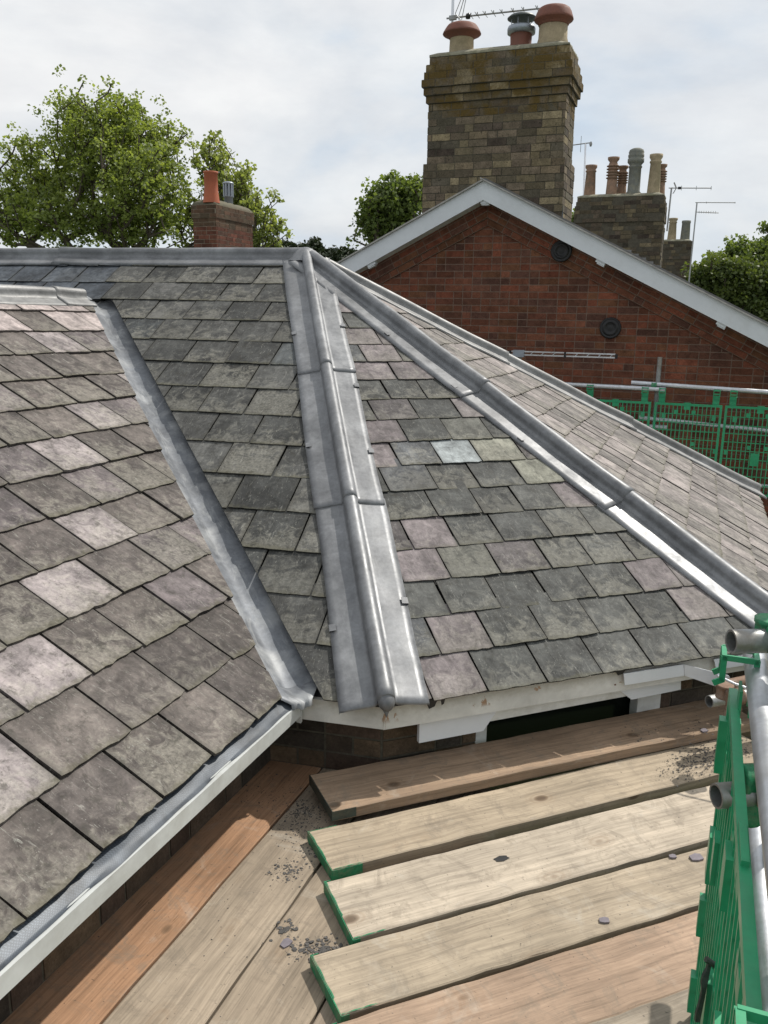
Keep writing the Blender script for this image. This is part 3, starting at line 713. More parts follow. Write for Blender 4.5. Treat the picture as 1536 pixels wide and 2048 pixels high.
# folded white cover strip fixed over the fascia near the right end
mb = MB()
cs = [pF(1.02, .347, .006), pF(1.315, .347, .006), pF(1.325, .296, .006), pF(1.03, .296, .006)]
mb.prism(cs, hB*.005)
a_, b_ = pF(1.315, .347, .006), pF(1.325, .296, .006)
mb.prism([a_+uB*.002, pF(1.47, .315, .10), pF(1.50, .24, .12), b_+uB*.002], hB*.006)
mb.build('cover_strip', UPVC, house)
mb = MB(); mb.prism([pF(1.47, .35, .01), pF(1.84, .35, .01), pF(1.84, .30, .01), pF(1.49, .30, .01)], hB*.004); mb.build('cover_strip', UPVC, house)
for a, z in ((.99, .30), (1.3, .325), (1.39, .30)):
    mb = MB(); c = pF(a, z, .0); mb.lathe(c, [(.004, 0), (.0035, .003), (.001, .004)], 8, axis=hB); mb.build('nail_head', RUST, house)

# ------------------------------------------------------------------ scaffold boards
def board(A, B, C_, D_, zt, name_label, tint, th=.038, band=None, seed=0, group=None, green=None, wob=.0025):
    """A-B near end to far end of one long edge, D_-C_ the other long edge (A/D_ at the banded end)"""
    r = random.Random(seed); A, B, C_, D_ = [V((p[0], p[1], zt)) for p in (A, B, C_, D_)]
    root = empty('scaffold_board', tuple((A+C_)/2-Z*th), name_label, 'scaffold board', group)
    mb = MB(); m = 28; L = (B-A).length; W_ = (D_-A).length; ru = r.random()*30; rv = r.random()*30
    top1, top2 = [], []
    side = (D_-A).normalized()
    for i in range(m+1):
        f = i/m
        top1.append(A.lerp(B, f)+side*r.uniform(-1, 1)*wob*(.3 if i in (0, m) else 1)+Z*.0015*sin(f*7+seed)); top2.append(D_.lerp(C_, f)+side*r.uniform(-1, 1)*wob*(.3 if i in (0, m) else 1)+Z*.0015*sin(f*6+seed*2))
    K = 5
    grid = []
    for i in range(m+1):
        row = [top1[i].lerp(top2[i], j/(K-1)) for j in range(K)]
        row = [row[0]-Z*.003-side*.0]+[row[0]+side*.004]+row[1:-1]+[row[-1]-side*.004]+[row[-1]-Z*.003]
        grid.append(row)
    n = len(grid[0])
    vs = [p for g in grid for p in g]; fs = [(i*n+j, i*n+j+1, (i+1)*n+j+1, (i+1)*n+j) for i in range(m) for j in range(n-1)]
    ee = (vs[1]-vs[0]).cross(vs[n]-vs[0]).z
    # use inner quad to decide the winding
    ee = (vs[2]-vs[1]).cross(vs[n+1]-vs[1]).z
    if ee < 0: fs = [f[::-1] for f in fs]
    su = [((i//n)/m*L+ru, (i % n)/(n-1)*W_+rv, seed) for i in range(len(vs))]
    mb.raw(vs, fs, tint, smooth=False, suvs=su)
    dk = tuple(x*.80 for x in tint[:3])+(1,)
    for idx in (0, n-1):
        for i in range(m):
            p, q = grid[i][idx], grid[i+1][idx]; ps = [p, q, q-Z*(th-.003), p-Z*(th-.003)]
            s1 = [(i/m*L+ru, rv, 0), ((i+1)/m*L+ru, rv, 0), ((i+1)/m*L+ru, rv+th, 0), (i/m*L+ru, rv+th, 0)]
            mb.face(ps, dk, s1)
    for gi in (0, m):
        ps = [grid[gi][0], grid[gi][-1], grid[gi][-1]-Z*(th-.003), grid[gi][0]-Z*(th-.003)]; mb.face(ps, dk, [(0, 0, 0), (0, W_, 0), (th, W_, 0), (th, 0, 0)])
    bt = [grid[0][0], grid[0][-1], grid[m][-1], grid[m][0]]; mb.face([p-Z*(th-.003) for p in bt], dk)
    mb.build('plank', WOOD, root)
    if band:
        eb = MB(); d = (B-A).normalized(); e = (A-D_).normalized(); c = (A+D_)/2-d*.0015
        eb.cbox(c-Z*th*.5, e, d, Z, W_+.006, .003, th*.96)
        for sg, P in ((1, A), (-1, D_)):
            eb.cbox(P+d*band/2+e*sg*.0022-Z*th*.5, d, e, Z, band, .002, th*.9)
        eb.build('end_band', BAND if not green else GREENP, root)
        if green:
            g = MB()
            k = random.Random(seed+5)
            pts = []
            for i in range(9): pts.append(D_+d*(.002+i*.011)+e*(.0012+.003*abs(sin(i*.9+seed)))+Z*.0012)
            g.raw([D_+Z*.0012]+pts+[D_+d*.10+Z*.0012], [tuple(range(11))[::-1]]); 
            pts = [A+d*(.0012+.003*abs(sin(i*.8+seed)))-e*(i*.02)+Z*.0012 for i in range(9)]
            g.raw([A+Z*.0012]+pts+[A-e*.165+Z*.0012], [tuple(range(11))]); g.build('paint_mark', GREENP, root)
    return root
def ext(a, b, L): a = V((*a, 0)); b = V((*b, 0)); q = a+(b-a).normalized()*L; return (q.x, q.y)
# layer along the near wing (tops at z = 0)
GRN = 'scaffold boards laid along the near wing'
o_dir = (-.269+.684, 2.86-1.744)
def lb(pl, pr, lab, tint, seed):   # each given by a point on its left and right edge lines (far end first)
    d = V((o_dir[0], o_dir[1])).normalized()
    far, near = 1.42, -2.6
    A, D_ = V(pl)+d*far, V(pr)+d*far; B, C_ = V(pl)+d*near, V(pr)+d*near
    board(A, B, C_, D_, 0, lab, tint, seed=seed, group=GRN)
dd = V(o_dir).normalized(); nn_ = V((dd.y, -dd.x))
e = V((-.684, 1.744))
lb(e-nn_*.232, e-nn_*.003, 'orange stained scaffold board tight against the near wing wall', (.40, .235, .14, 1), 3)
e2_ = V((-.423, 1.749)); w2 = (e2_-e).dot(nn_)
lb(e+nn_*.003, e+nn_*(w2-.004), 'pale scaffold board between the orange board and the rubble strewn one', (0.336, 0.274, 0.206, .2), 4)
e3_ = V((-.162, 1.755)); w3 = (e3_-e).dot(nn_)
lb(e+nn_*(w2+.004), e+nn_*(w3-.004), 'rubble strewn scaffold board passing under the green ended boards', (0.316, 0.256, 0.191, .2), 5)
lb(e+nn_*(w3+.004), e+nn_*(w3+.23), 'scaffold board almost hidden under the stacked boards with green ends', (0.278, 0.224, 0.171, .2), 6)

GRP = 'scaffold boards laid along the window wall'
gd = V((cos(radians(23.2)), sin(radians(23.2))))
def bb(UL, LL, lab, tint, seed, zt=.04, L=1.9, band=.10, green=True, ang=None, ext_=1.9):
    d = gd if ang is None else V((cos(radians(ang)), sin(radians(ang))))
    UL, LL = V(UL), V(LL); return board(UL, UL+d*ext_, LL+d*ext_, LL, zt, lab, tint, band=band, seed=seed, group=GRP, green=green)
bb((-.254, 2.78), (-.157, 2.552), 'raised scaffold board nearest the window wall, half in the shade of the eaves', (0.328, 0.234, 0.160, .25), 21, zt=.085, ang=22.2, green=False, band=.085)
bb((-.234, 2.50), (-.141, 2.301), 'scaffold board with a green painted side, next to the raised board', (0.391, 0.321, 0.235, .25), 22, ang=23.2, band=.10)
bleached = bb((-.161, 2.246), (-.064, 2.004), 'pale bleached scaffold board with a dark knot hole, third from the window wall', (0.469, 0.400, 0.315, .2), 23, ang=22.9, band=.02)
bb((-.175, 1.941), (-.083, 1.743), 'scaffold board with green paint splashes and a thin slate sliver, fourth from the window', (0.381, 0.315, 0.234, .3), 24, ang=22.4, band=.02)
bb((-.111, 1.712), (-.02, 1.503), 'reddish brown scaffold board at the lower right, fifth from the window wall', (0.394, 0.282, 0.202, .3), 25, ang=22.4, band=.02)
bb((-.14, 1.478), (-.05, 1.275), 'grey scaffold board cut by the bottom right corner of the view', (0.319, 0.270, 0.212, .2), 26, ang=22.4, band=.02)
# knot hole in the bleached board
mb = MB(); kc = at(1003, 1717, 1); t_ = (.0408-H_CAM)/(kc.z-H_CAM); kc = V((kc.x*t_, kc.y*t_, .0413))
g3 = V((gd.x, gd.y, 0)); g4 = V((-gd.y, gd.x, 0))
mb.raw([kc+g3*.022*cos(i*pi/6)*(1+.2*(i % 3))+g4*.012*sin(i*pi/6)*(1+.2*(i % 2)) for i in range(12)], [tuple(range(12))]); mb.build('knot_hole', DARK, bleached)
# far deck on the other side of the hip end
for i in range(5):
    p = V((P3.x, P3.y, 0))+V((.35, -1.25, 0))+hC*(.02+.236*i); d = uC
    tn = [(.40, .31, .22, 1), (.34, .28, .21, 1), (.42, .30, .20, 1), (.37, .31, .24, 1), (.39, .29, .2, 1)][i]
    a = p-d*1.6; b = p+d*2.3; board((a.x, a.y), (b.x, b.y), ((b+hC*.23).x, (b+hC*.23).y), ((a+hC*.23).x, (a+hC*.23).y), 0, ['nearest to', 'second from', 'third from', 'fourth from', 'fifth from'][i]+' the far slate eaves, weathered scaffold board below the green guards', tn, seed=60+i, group='scaffold boards on the far side of the hip end')

# ------------------------------------------------------------------ tubes, couplers and brick guards
TR = .0242
def tube(p, q, label, mat=GALV, group='scaffold tubes', r=TR):
    mb = MB(); mb.tube(p, q, r, n=20, hollow=True)
    return tag(mb.build('scaffold_tube', mat, None, (V(p)+V(q))/2), label, 'scaffold tube', group)
def coupler(c, ax1, ax2, label, mat=RUST, green=None):
    c = V(c); ax1, ax2 = V(ax1).normalized(), V(ax2).normalized(); k = ax1.cross(ax2)
    k = k.normalized() if k.length > .1 else ax1.orthogonal().normalized()
    root = empty('scaffold_coupler', tuple(c), label, 'coupler', 'scaffold couplers')
    for sg, ax in ((1, ax1), (-1, ax2)):
        mb = MB(); cc = c+k*sg*TR*1.15
        prof = [(TR+.001, -.026), (TR+.0085, -.026), (TR+.0085, -.018), (TR+.006, -.015), (TR+.006, .015), (TR+.0085, .018), (TR+.0085, .026), (TR+.001, .026)]
        mb.lathe(cc, prof, 18, axis=ax); mb.build('clamp', mat if not green else green, root)
        b = MB(); o = ax.cross(k).normalized(); p = cc+o*(TR+.012)
        b.tube(p-k*.035, p+k*.035, .0055, n=8); b.lathe(p+k*.02*sg, [(.012, -.005), (.012, .006)], 6, axis=k, smooth=False); b.build('bolt', RUST, root)
    return root
gdir = V((cos(radians(69.5)), sin(radians(69.5)), 0)); gout = V((sin(radians(69.5)), -cos(radians(69.5)), 0)); GP = V((.724, 1.53, 0))
def G(s, o, z): return GP+gdir*s+gout*o+Z*z
near_top = tube(G(.33, .022, 1.0), G(-2.2, .022, 1.0), 'bright guard rail tube running past the camera above the near green guard')
tube(G(.55, .085, .50), G(-2.2, .085, .50), 'white scuffed mid rail tube low behind the near green guard')
tube(at(1462, 1283, 1.66), at(1462, 1283, 1.66)+V((.62, .06, 0)), 'dull grey tube whose open end shows above the near guard rail', GALVD)
tube(at(1432, 1592, 1.60), at(1432, 1592, 1.60)+V((.6, .10, -.0)), 'dull tube with its open end poking out beside the near guard at mid height', GALVD)
c_std = at(1590, 1500, 1.95)
tube(V((c_std.x, c_std.y, -5)), V((c_std.x, c_std.y, 1.55)), 'upright tube standing just beyond the near guard rail at the right edge', GALVD)
coupler(at(1556, 1272, 1.66), (1, .1, 0), (0, 0, 1), 'coupler splashed with pale green paint above the near guard rail', green=GREENP)
coupler(at(1500, 1585, 1.62), (1, .1, 0), gdir, 'green coupler at mid height beside the near guard', green=GREENP)
# ledger behind the corner with the rusty putlog coupler and bent rod
tube(at(1418, 1403, 3.34), at(1418, 1403, 3.34)+V((1.6, .62, .0)), 'dark tube passing behind the rusty coupler under the eaves', GALVD)
tube(at(1440, 1374, 3.38), at(1440, 1374, 3.38)+V((1.5, .66, .02)), 'upper brown tube tucked under the far end of the fascia', RUST)
root = coupler(at(1460, 1388, 3.22), (1, .4, 0), (0, 0, 1), 'rusty swivel coupler beside the far end of the fascia')
mb = MB(); mb.path([at(1440, 1328, 3.22), at(1436, 1352, 3.2), at(1470, 1368, 3.16), at(1520, 1385, 3.12)], .0055); tag(mb.build('bent_rod', GALV), 'thin bright bent rod hooked over the rusty coupler', 'rod')
mb = MB(); mb.path([at(1458, 1395, 3.2), at(1455, 1420, 3.2), at(1447, 1448, 3.21), at(1449, 1466, 3.22), at(1463, 1477, 3.23), at(1478, 1482, 3.22)], .010, n=10); tag(mb.build('hook_bolt', RUST), 'brown J shaped hook hanging from the rusty coupler to the raised board', 'hook')
# frayed dark strap hanging below the guard
mb = MB(); r = random.Random(2); pr_ = None
for i in range(9):
    p = at(1424-3*i, 1925+15*i, 1.56); q = at(1414-3*i+r.uniform(-3, 3), 1925+15*i, 1.56)
    if pr_: mb.prism([pr_[0], p, q, pr_[1]], V((0, .006, .002)))
    pr_ = (p, q)
mb.tube(at(1412, 1918, 1.56), at(1432, 1932, 1.56), .006, n=8)
tag(mb.build('webbing_strap', BAND), 'dark frayed strap with a knobbed end beside the foot of the near guard', 'strap')

def guard(o, u, up, n, W_, H_, label, nx, nz, group, hooks=(.12, .88), hs=1.0, rail=.075):
    """one plastic brick guard: frame, grid, solid pads and two hooks that go over the rail"""
    root = empty('brick_guard', tuple(o), label, 'brick guard', group)
    mb = MB(); t = .0085*hs; fr = .024
    for p, a, b in ((o, u*W_, up*fr), (o+up*(H_-fr), u*W_, up*fr), (o+up*fr, u*fr, up*(H_-2*fr)), (o+u*(W_-fr)+up*fr, u*fr, up*(H_-2*fr))):
        mb.box(p-n*.009, a, b, n*.018)
    for i in range(1, nx):
        x = fr+(W_-2*fr)*i/nx; mb.box(o+u*(x-t/2)+up*fr-n*.007, u*t, up*(H_-2*fr), n*.014)
    for k in range(1, nz):
        z = fr+(H_-2*fr)*k/nz; mb.box(o+u*fr+up*(z-t/2)-n*.003, u*(W_-2*fr), up*t, n*.006)
    pd = mb
    for x, z, a, b in ((.42, .34, .10, .16), (.44, .93, .08, .09), (.30, .88, .05, .05), (.56, .88, .05, .05), (.12, .82, .05, .07), (.86, .82, .05, .07), (.36, .52, .035, .05), (.6, .52, .035, .05), (.05, .45, .035, .05), (.93, .45, .035, .05)):
        pd.box(o+u*(x*W_)+up*(z*H_)-n*.0055, u*a*W_*1.2, up*b*H_*.9, n*.012)
    if W_ > 1:
        for x, z, a, b, d in ((.972, .78, .03, .13, .045), (.93, .50, .05, .12, .034), (.972, .30, .03, .10, .04), (.80, .62, .05, .10, .034), (.62, .40, .05, .14, .03), (.55, .80, .06, .10, .034), (.42, .55, .05, .12, .03), (.972, .06, .03, .10, .04)):
            mb.box(o+u*(x*W_)+up*(z*H_)-n*(d/2), u*a, up*b, n*d)
    mb.build('mesh_panel', GREEN, root)
    for hx in hooks:
        hk = MB(); c = o+u*(hx*W_)+up*(H_+rail); wd = .060; t = .006
        rr = TR+.004
        for k in (-1, 1):
            e0 = c+u*k*wd/2
            pts = [e0-n*(rr+.004)-up*(rail+.01), e0-n*(rr+.004)+up*rr*1.2, e0+n*(rr+.004)+up*rr*1.2, e0+n*(rr+.004)-up*rr*.6, e0+n*(rr+.018)-up*rr*.9]
            for p, q in zip(pts, pts[1:]):
                d = (q-p); hk.cbox((p+q)/2, d, u, d.cross(u), d.length+t, t, .012)
        hk.cbox(c-n*(rr+.004)-up*(rail*.55), u, up, n, wd, rail*.75, t); hk.cbox(c+n*(rr+.004)+up*0, u, up, n, wd, .012, t)
        hk.cbox(c-n*(rr+.004)+up*rr*1.2, u, up, n, wd, .010, .010); hk.cbox(c+n*(rr+.004)+up*rr*1.2, u, up, n, wd, .010, .010)
        hk.box(c-u*wd*.5-n*.012-up*(rail+.012), u*wd, up*.055, n*.006)
        hk.build('hook', GREEN, root)
    return root
GG_ = 'green brick guards along the far scaffold'
guard(G(-.98, -.014, .02), gdir, Z, -gout, 1.22, .90, 'near green brick guard seen almost edge on at the right edge', 21, 9, 'green brick guards beside the deck', hooks=(.06, .93), rail=.08)
# far guards in front of the gable wall
W0 = V((1.147, 10.213, 0)); gu = V((cos(radians(-21)), sin(radians(-21)), 0)); gn = V((sin(radians(-21)), -cos(radians(-21)), 0))
def FW(a, z, off=0): return W0+gu*a+gn*off+Z*z
for i, (a, w_, lab) in enumerate(((1.32, .70, 'far green guard partly hidden behind the lead hip, left of the upright tube'), (2.055, .655, 'far green guard hanging right of the upright tube in front of the brick gable'), (2.735, .68, 'far green guard second right of the upright tube'), (3.44, .68, 'far green guard cut off by the right edge of the view'))):
    guard(FW(a, .02-.0*a, .78), gu, Z, gn, w_, .90, lab, 15, 10, GG_, hooks=(.10, .90), rail=.11)
tube(FW(.9, 1.062, .75), FW(2.15, 1.048, .75), 'left top rail of the far scaffold, bright beside the lead hip')
tube(FW(1.80, 1.105, .72), FW(4.6, 1.02, .72), 'right top rail of the far scaffold above the green guards')
tube(FW(1.0, .66, .70), FW(2.2, .655, .70), 'left mid rail behind the far green guards')
tube(FW(1.9, .74, .67), FW(4.6, .60, .67), 'right mid rail behind the far green guards')
tube(FW(1.6, .13, .70), FW(4.6, .10, .70), 'lowest rail at the foot of the far green guards')
tube(FW(2.06, -5, .66), FW(2.06, 1.375, .66), 'upright tube standing tall at the joint of the far top rails', GALVD)
tube(FW(.60, -5, .70), FW(.60, 1.36, .70), 'upright tube carrying the aluminium ladder beam', GALVD)
tube(FW(-.10, -5, .70), FW(-.10, 1.62, .70), 'upright tube whose tip just shows over the lead hip left of the ladder beam', GALVD)
coupler(FW(2.03, 1.085, .70), gu, Z, 'green smeared coupler joining the far top rails to the upright', green=GREENP)
# ladder beam lying on edge
root = empty('ladder_beam', tuple(FW(.55, 1.36, .75)), 'aluminium ladder laid on its side against the brick gable', 'ladder')
for dz in (0, -.035):
    mb = MB(); mb.box(FW(.52, 1.385+dz, .74), gu*1.1, Z*.014, gn*.03); mb.build('stile', ALU, root)
for i in range(8):
    mb = MB(); mb.tube(FW(.72+i*.12, 1.355, .75), FW(.75+i*.12, 1.388, .75), .006, n=8); mb.build('rung', ALU, root)
mb = MB(); mb.cbox(FW(.60, 1.37, .76), gu, Z, gn, .12, .075, .05); mb.build('bracket', GREYM, root)
mb = MB(); mb.cbox(FW(1.10, 1.37, .775), gu, Z, gn, .02, .06, .01); mb.cbox(FW(.50, 1.37, .76), gu, Z, gn, .03, .06, .03); mb.cbox(FW(1.63, 1.37, .76), gu, Z, gn, .025, .045, .03); mb.build('end_cap', BLACK, root)
# bearers under the decks
for i, (s, l) in enumerate(((.1, 'first'), (1.2, 'second'))):
    p = V((-.35, 2.35, -.062))+V((cos(radians(23)), sin(radians(23)), 0))*s; tube(p, p+V((.35, -.86, 0))*1.9, l+' bearer tube under the boards by the window wall', GALVD)
for i, l in enumerate(('nearer', 'farther')):
    p = V((-.95+i*.32, 1.0+i*1.1, -.064)); tube(p, p+V((1.4, -.3, 0)), l+' bearer tube under the boards beside the near wing', GALVD)

# ------------------------------------------------------------------ debris on the boards
def chip(mb, x, y, z, s, r, flat=.25):
    n = r.randint(4, 6); a0_ = r.random()*6; h = s*flat*r.uniform(.5, 1)
    pts = [V((x+cos(a0_+i*2*pi/n)*s*r.uniform(.5, 1), y+sin(a0_+i*2*pi/n)*s*r.uniform(.4, 1), z)) for i in range(n)]
    nn = V((r.uniform(-.3, .3), r.uniform(-.3, .3), 1))
    k = r.uniform(.6, 1.5); mb.prism([p-Z*.0+Z*max(0, (p-pts[0]).dot(V((nn.x, nn.y, 0)))) for p in pts], Z*h, tint=(k, k, k, 1))
def topix(px, py, z):
    d = at(px, py, 1)-V((0, 0, H_CAM)); t = (z-H_CAM)/d.z; return V((0, 0, H_CAM))+d*t
mb = MB(); r = random.Random(4)
for (px, py, sp, n_, z, mx_) in ((610, 1620, 16, 140, 0, .004), (590, 1650, 28, 200, 0, .0035), (640, 1700, 22, 200, 0, .005), (575, 1740, 18, 90, 0, .006), (560, 1590, 40, 180, 0, .003), (480, 1590, 50, 60, 0, .004), (650, 1900, 18, 120, 0, .007), (570, 1860, 14, 26, 0, .010), (605, 1900, 20, 40, 0, .008), (640, 1650, 40, 120, 0, .003), (700, 1655, 40, 120, 0, .003), (790, 1640, 60, 110, 0, .0025),
                            (1380, 1530, 26, 240, .0415, .0045), (1430, 1515, 24, 200, .0415, .005), (1330, 1545, 14, 40, .0415, .003), (1480, 1500, 20, 80, .0415, .005), (1300, 1470, 26, 30, .0865, .004), (1400, 1465, 30, 60, .0865, .004), (900, 1800, 260, 60, .0415, .002), (1200, 1700, 200, 40, .0415, .002), (400, 1850, 160, 90, 0, .0025)):
    for i in range(int(n_*3.2)):
        c = topix(px+r.gauss(0, sp), py+r.gauss(0, sp*.6), z); chip(mb, c.x, c.y, z, mx_*(.16+1.15*r.random()**5), r)
tag(mb.build('slate_rubble', RUB), 'dark slate crumbs and dust scattered over the boards near the board ends', 'rubble', kind='stuff')
for px, py, z, s, lab in ((1392, 1716, .042, .022, 'square purple slate offcut lying on the board at the right'), (1345, 1714, .042, .012, 'small round slate chip left of the square offcut'), (1208, 1842, .042, .015, 'thin grey slate sliver lying mid board at lower right'), (572, 1888, 0, .018, 'dark slate lump on the rubble strewn board left of the hoop ironed board'), (1408, 1462, .087, .016, 'thin slate flake on the raised board near the hook')):
    mb = MB(); c = topix(px, py, z); r = random.Random(int(px)); a = r.random()
    x_ = V((cos(a), sin(a), 0)); y_ = V((-sin(a), cos(a), 0))
    mb.prism([c+x_*s+y_*s*.5, c+x_*s*.3+y_*s*.8, c-x_*s*.9+y_*s*.45, c-x_*s-y_*s*.5, c-x_*s*.1-y_*s*.75, c+x_*s*.9-y_*s*.6], Z*.005)
    tag(mb.build('slate_fragment', mat_plain('fragment_slate', (.17, .15, .17), .6)), lab, 'slate fragment', 'loose slate fragments')

# ------------------------------------------------------------------ brick gable house
gh = empty('gable_house', tuple(FW(0, -5, 0)), 'red brick gable end with white bargeboards and a big old brick chimney', 'house')
def pal_red(r, x, y):
    b = r.choice([(.165, .058, .034), (.15, .052, .032), (.185, .066, .038), (.13, .052, .034), (.105, .046, .034), (.20, .060, .034), (.16, .066, .034)]); k = r.uniform(.85, 1.3)
    return tuple(q*k for q in mixc(b, (.09, .055, .035), .25))+(1,)
TG = tan(radians(26.4)); AZ = 3.0    # apex height of the wall
mb = MB(); WL, WR = -5.2, 5.2
mb.prism([FW(WL, -5), FW(WR, -5), FW(WR, AZ-WR*TG), FW(0, AZ), FW(WL, AZ+WL*TG)], -gn*.3, mat=1)
o_ = FW(-3.2, -1.0); hp = [half((3.2, AZ+1), (3.2+5, AZ+1-5*TG), (3.2, 0)), half((3.2, AZ+1), (3.2-5, AZ+1-5*TG), (3.2, 0))]
brick_quad(mb, o_, gu, Z, gn, hp, 8.0, 4.4, 17, pal_red, L=.225, c=.078, gap=.011)
mb.build('gable_wall', [BRICK, RMORTAR], gh)
# oversailing raking courses
for sg in (-1, 1):
    sl = (gu*sg-Z*TG).normalized(); dn = -(Z-Z.dot(sl)*sl).normalized()
    mb = MB(); ap0 = FW(0, AZ+.06)
    for lo_, hi_, off in ((-.02, .175, .055), (.175, .25, .028)):
        p0 = ap0+dn*lo_; L_ = 6.0
        # mitred block
        c0 = ap0-Z*(lo_/cos(radians(26.4))); c1 = ap0-Z*(hi_/cos(radians(26.4)))
        mb.prism([c0, c0+sl*L_, c1+sl*L_, c1], gn*off, mat=1)
        hpl = [(-TG*0-1*cos(0)*1.0, -TG, 0)] if False else []
        org = c0+gn*off; s0 = (c1-c0).dot(sl)
        brick_quad(mb, org, sl, dn, gn, [half((0, 0), (s0, hi_-lo_), (3, .1), .004)], 5.2, hi_-lo_-.001, 5+sg, pal_red, c=(hi_-lo_)/(3 if hi_ < .2 else 1), gap=.012)
    mb.build('raking_course', [BRICK, RMORTAR], gh)
# bargeboards with soffit returns, verge undercloak
BO = .28; AT = 3.227; TG2 = tan(radians(26.4)); TH = .20
for sg in (-1, 1):
    mb = MB(); L_ = 5.6
    a = FW(0, AT, BO); b = FW(sg*L_, AT-L_*TG2, BO); mb.prism([a, b, b-Z*TH, a-Z*TH], -gn*.022); mb.build('bargeboard', UPVC, gh)
    mb = MB(); a = FW(0, AT-TH+.02, BO-.022); b = FW(sg*L_, AT-TH+.02-L_*TG2, BO-.022); k = -gn*(BO-.022)
    mb.prism([a, b, b+k, a+k], -Z*.012); mb.build('soffit_board', WOODW, gh)
    mb = MB(); a = FW(-.035*sg*(1 if sg > 0 else 0), AT+.002+(.035*TG2 if sg > 0 else 0), BO+.035); b = FW(sg*L_, AT-L_*TG2, BO+.035)
    mb.prism([a, b, b+Z*.018, a+Z*.018], -gn*.25); mb.build('verge_tile', mat_plain('verge_cement', (.34, .33, .31), .9, var=.3), gh)
    mb = MB(); a = FW(0, AT+.02, BO); b = FW(sg*L_, AT+.02-L_*TG2, BO); k = -gn*8.5
    mb.prism([a+k*.005, b+k*.005, b+k, a+k], Z*.02); mb.build('roof_slope', RSLATE, gh)
for x, z in ((.02, AT-TH-.035), (-1.35, AT-TH-1.35*TG2-.03), (1.335, AT-TH-1.335*TG2-.03), (2.62, AT-TH-2.62*TG2-.03)):
    mb = MB(); sl = V((0, 0, 0)); g_ = gu if x >= 0 else -gu
    tl = (g_-Z*TG2).normalized() if abs(x) > .1 else gu; dn = tl.cross(gn).normalized(); dn = dn if dn.z < 0 else -dn
    mb.cbox(FW(x, z+.02, BO-.06), tl, dn, gn, .105, .045, .08); mb.cbox(FW(x, z-.008, BO-.06), tl, dn, gn, .085, .02, .06); mb.build('purlin_end', UPVC, gh)
for x, z in ((.873, 2.485), (1.464, 1.654)):
    mb = MB(); off = .06 if z > 2 else .004
    mb.lathe(FW(x, z, off), [(.118, 0), (.118, .02), (.105, .028), (.098, .022), (.085, .022), (.080, .030), (.060, .030), (.055, .022), (.03, .026), (.002, .028)], 28, axis=gn); mb.build('round_vent', BLACK, gh)


def pal_stack(dark, lich):
    def f(r, x, y):
        b = r.choice([(.115, .10, .068), (.15, .13, .085), (.085, .075, .055), (.10, .085, .065), (.125, .105, .08), (.075, .07, .055), (.20, .175, .115) if r.random() < .5 else (.12, .10, .07), (.06, .05, .042)])
        k = r.uniform(.75, 1.25)*dark*1.4; b = (b[0]*1.08, b[1]*1.0, b[2]*.95); return tuple(q*k for q in b)+((1-lich) if y > .72 else 1,)
    return f
def stack(parent, c0, u, v, W_, D_, z0, z1, steps, seed, pal, course=.0865, L=.235, mats=None, name='chimney_stack', mort=1, zl=.75, jit=.006):
    """c0 front-left corner at the shaft; u along the front, v to the back; steps: list of (height from z0, extra projection)"""
    mb = MB(); nrow = round((z1-z0)/course); r = random.Random(seed); u, v = V(u), V(v)
    def ex(h):
        e_ = 0
        for a, p in steps:
            if h >= a: e_ = p
        return e_
    for i in range(nrow):
        h = i*course; e_ = ex(h+.001); zb = z0+h
        o = V((c0.x, c0.y, zb))-u*(e_-.006)-v*(e_-.006)
        mb.box(o, u*(W_+2*e_-.012), v*(D_+2*e_-.012), Z*course, mat=mort)
        zf = (h+course/2)/(z1-z0)
        for (oo, a, b, nrm) in ((V((c0.x, c0.y, zb))-u*e_-v*e_, u, W_+2*e_, -v), (V((c0.x, c0.y, zb))+u*(W_+e_)-v*e_, v, D_+2*e_, u), (V((c0.x, c0.y, zb))-u*e_+v*(D_+e_), u, W_+2*e_, v), (V((c0.x, c0.y, zb))-u*e_-v*e_, v, D_+2*e_, -u)):
            x = -L*.5*(i % 2)-(L*.25 if i % 4 > 1 else 0)
            while x < b:
                bl = L if r.random() < .72 else L*.5
                x0, x1 = max(0, x)+.004, min(b, x+bl)-.004
                if x1-x0 > .02:
                    t = pal(r, x, zf); j = r.uniform(-jit, jit*.5); g = r.uniform(.003, .007)
                    p0 = oo+a*(x0+r.random()*.003)+Z*g-nrm*.012; mb.box(p0, a*(x1-x0-r.random()*.003), Z*(course-2*g), nrm*(.012+j), tint=t)
                x += bl
    return mb.build(name, mats or [CBRICK, DMORTAR], parent), z0+nrow*course
def flaunch(parent, c0, u, v, W_, D_, z, h=.09, ins=.12, mat=RENDER_):
    mb = MB(); n = 14; r = random.Random(3); a = V((c0.x, c0.y, z)); vs = []
    for lev, (e_, zz) in enumerate(((0.0, 0), (.0, .02), (ins*.5, h*.7), (ins, h))):
        for i in range(n*4):
            s, k = divmod(i, n); f = k/n; W2, D2 = W_-2*e_, D_-2*e_
            p = [a+u*(e_+W2*f)+v*e_, a+u*(e_+W2)+v*(e_+D2*f), a+u*(e_+W2*(1-f))+v*(e_+D2), a+u*e_+v*(e_+D2*(1-f))][s]
            vs.append(p+Z*(zz+r.uniform(-.008, .008)*(lev > 0)))
    N_ = n*4; fs = [(l*N_+i, l*N_+(i+1) % N_, (l+1)*N_+(i+1) % N_, (l+1)*N_+i) for l in range(3) for i in range(N_)]+[tuple(range(3*N_, 4*N_))]
    mb.raw(vs, fs, smooth=True); return mb.build('flaunching', mat, parent)
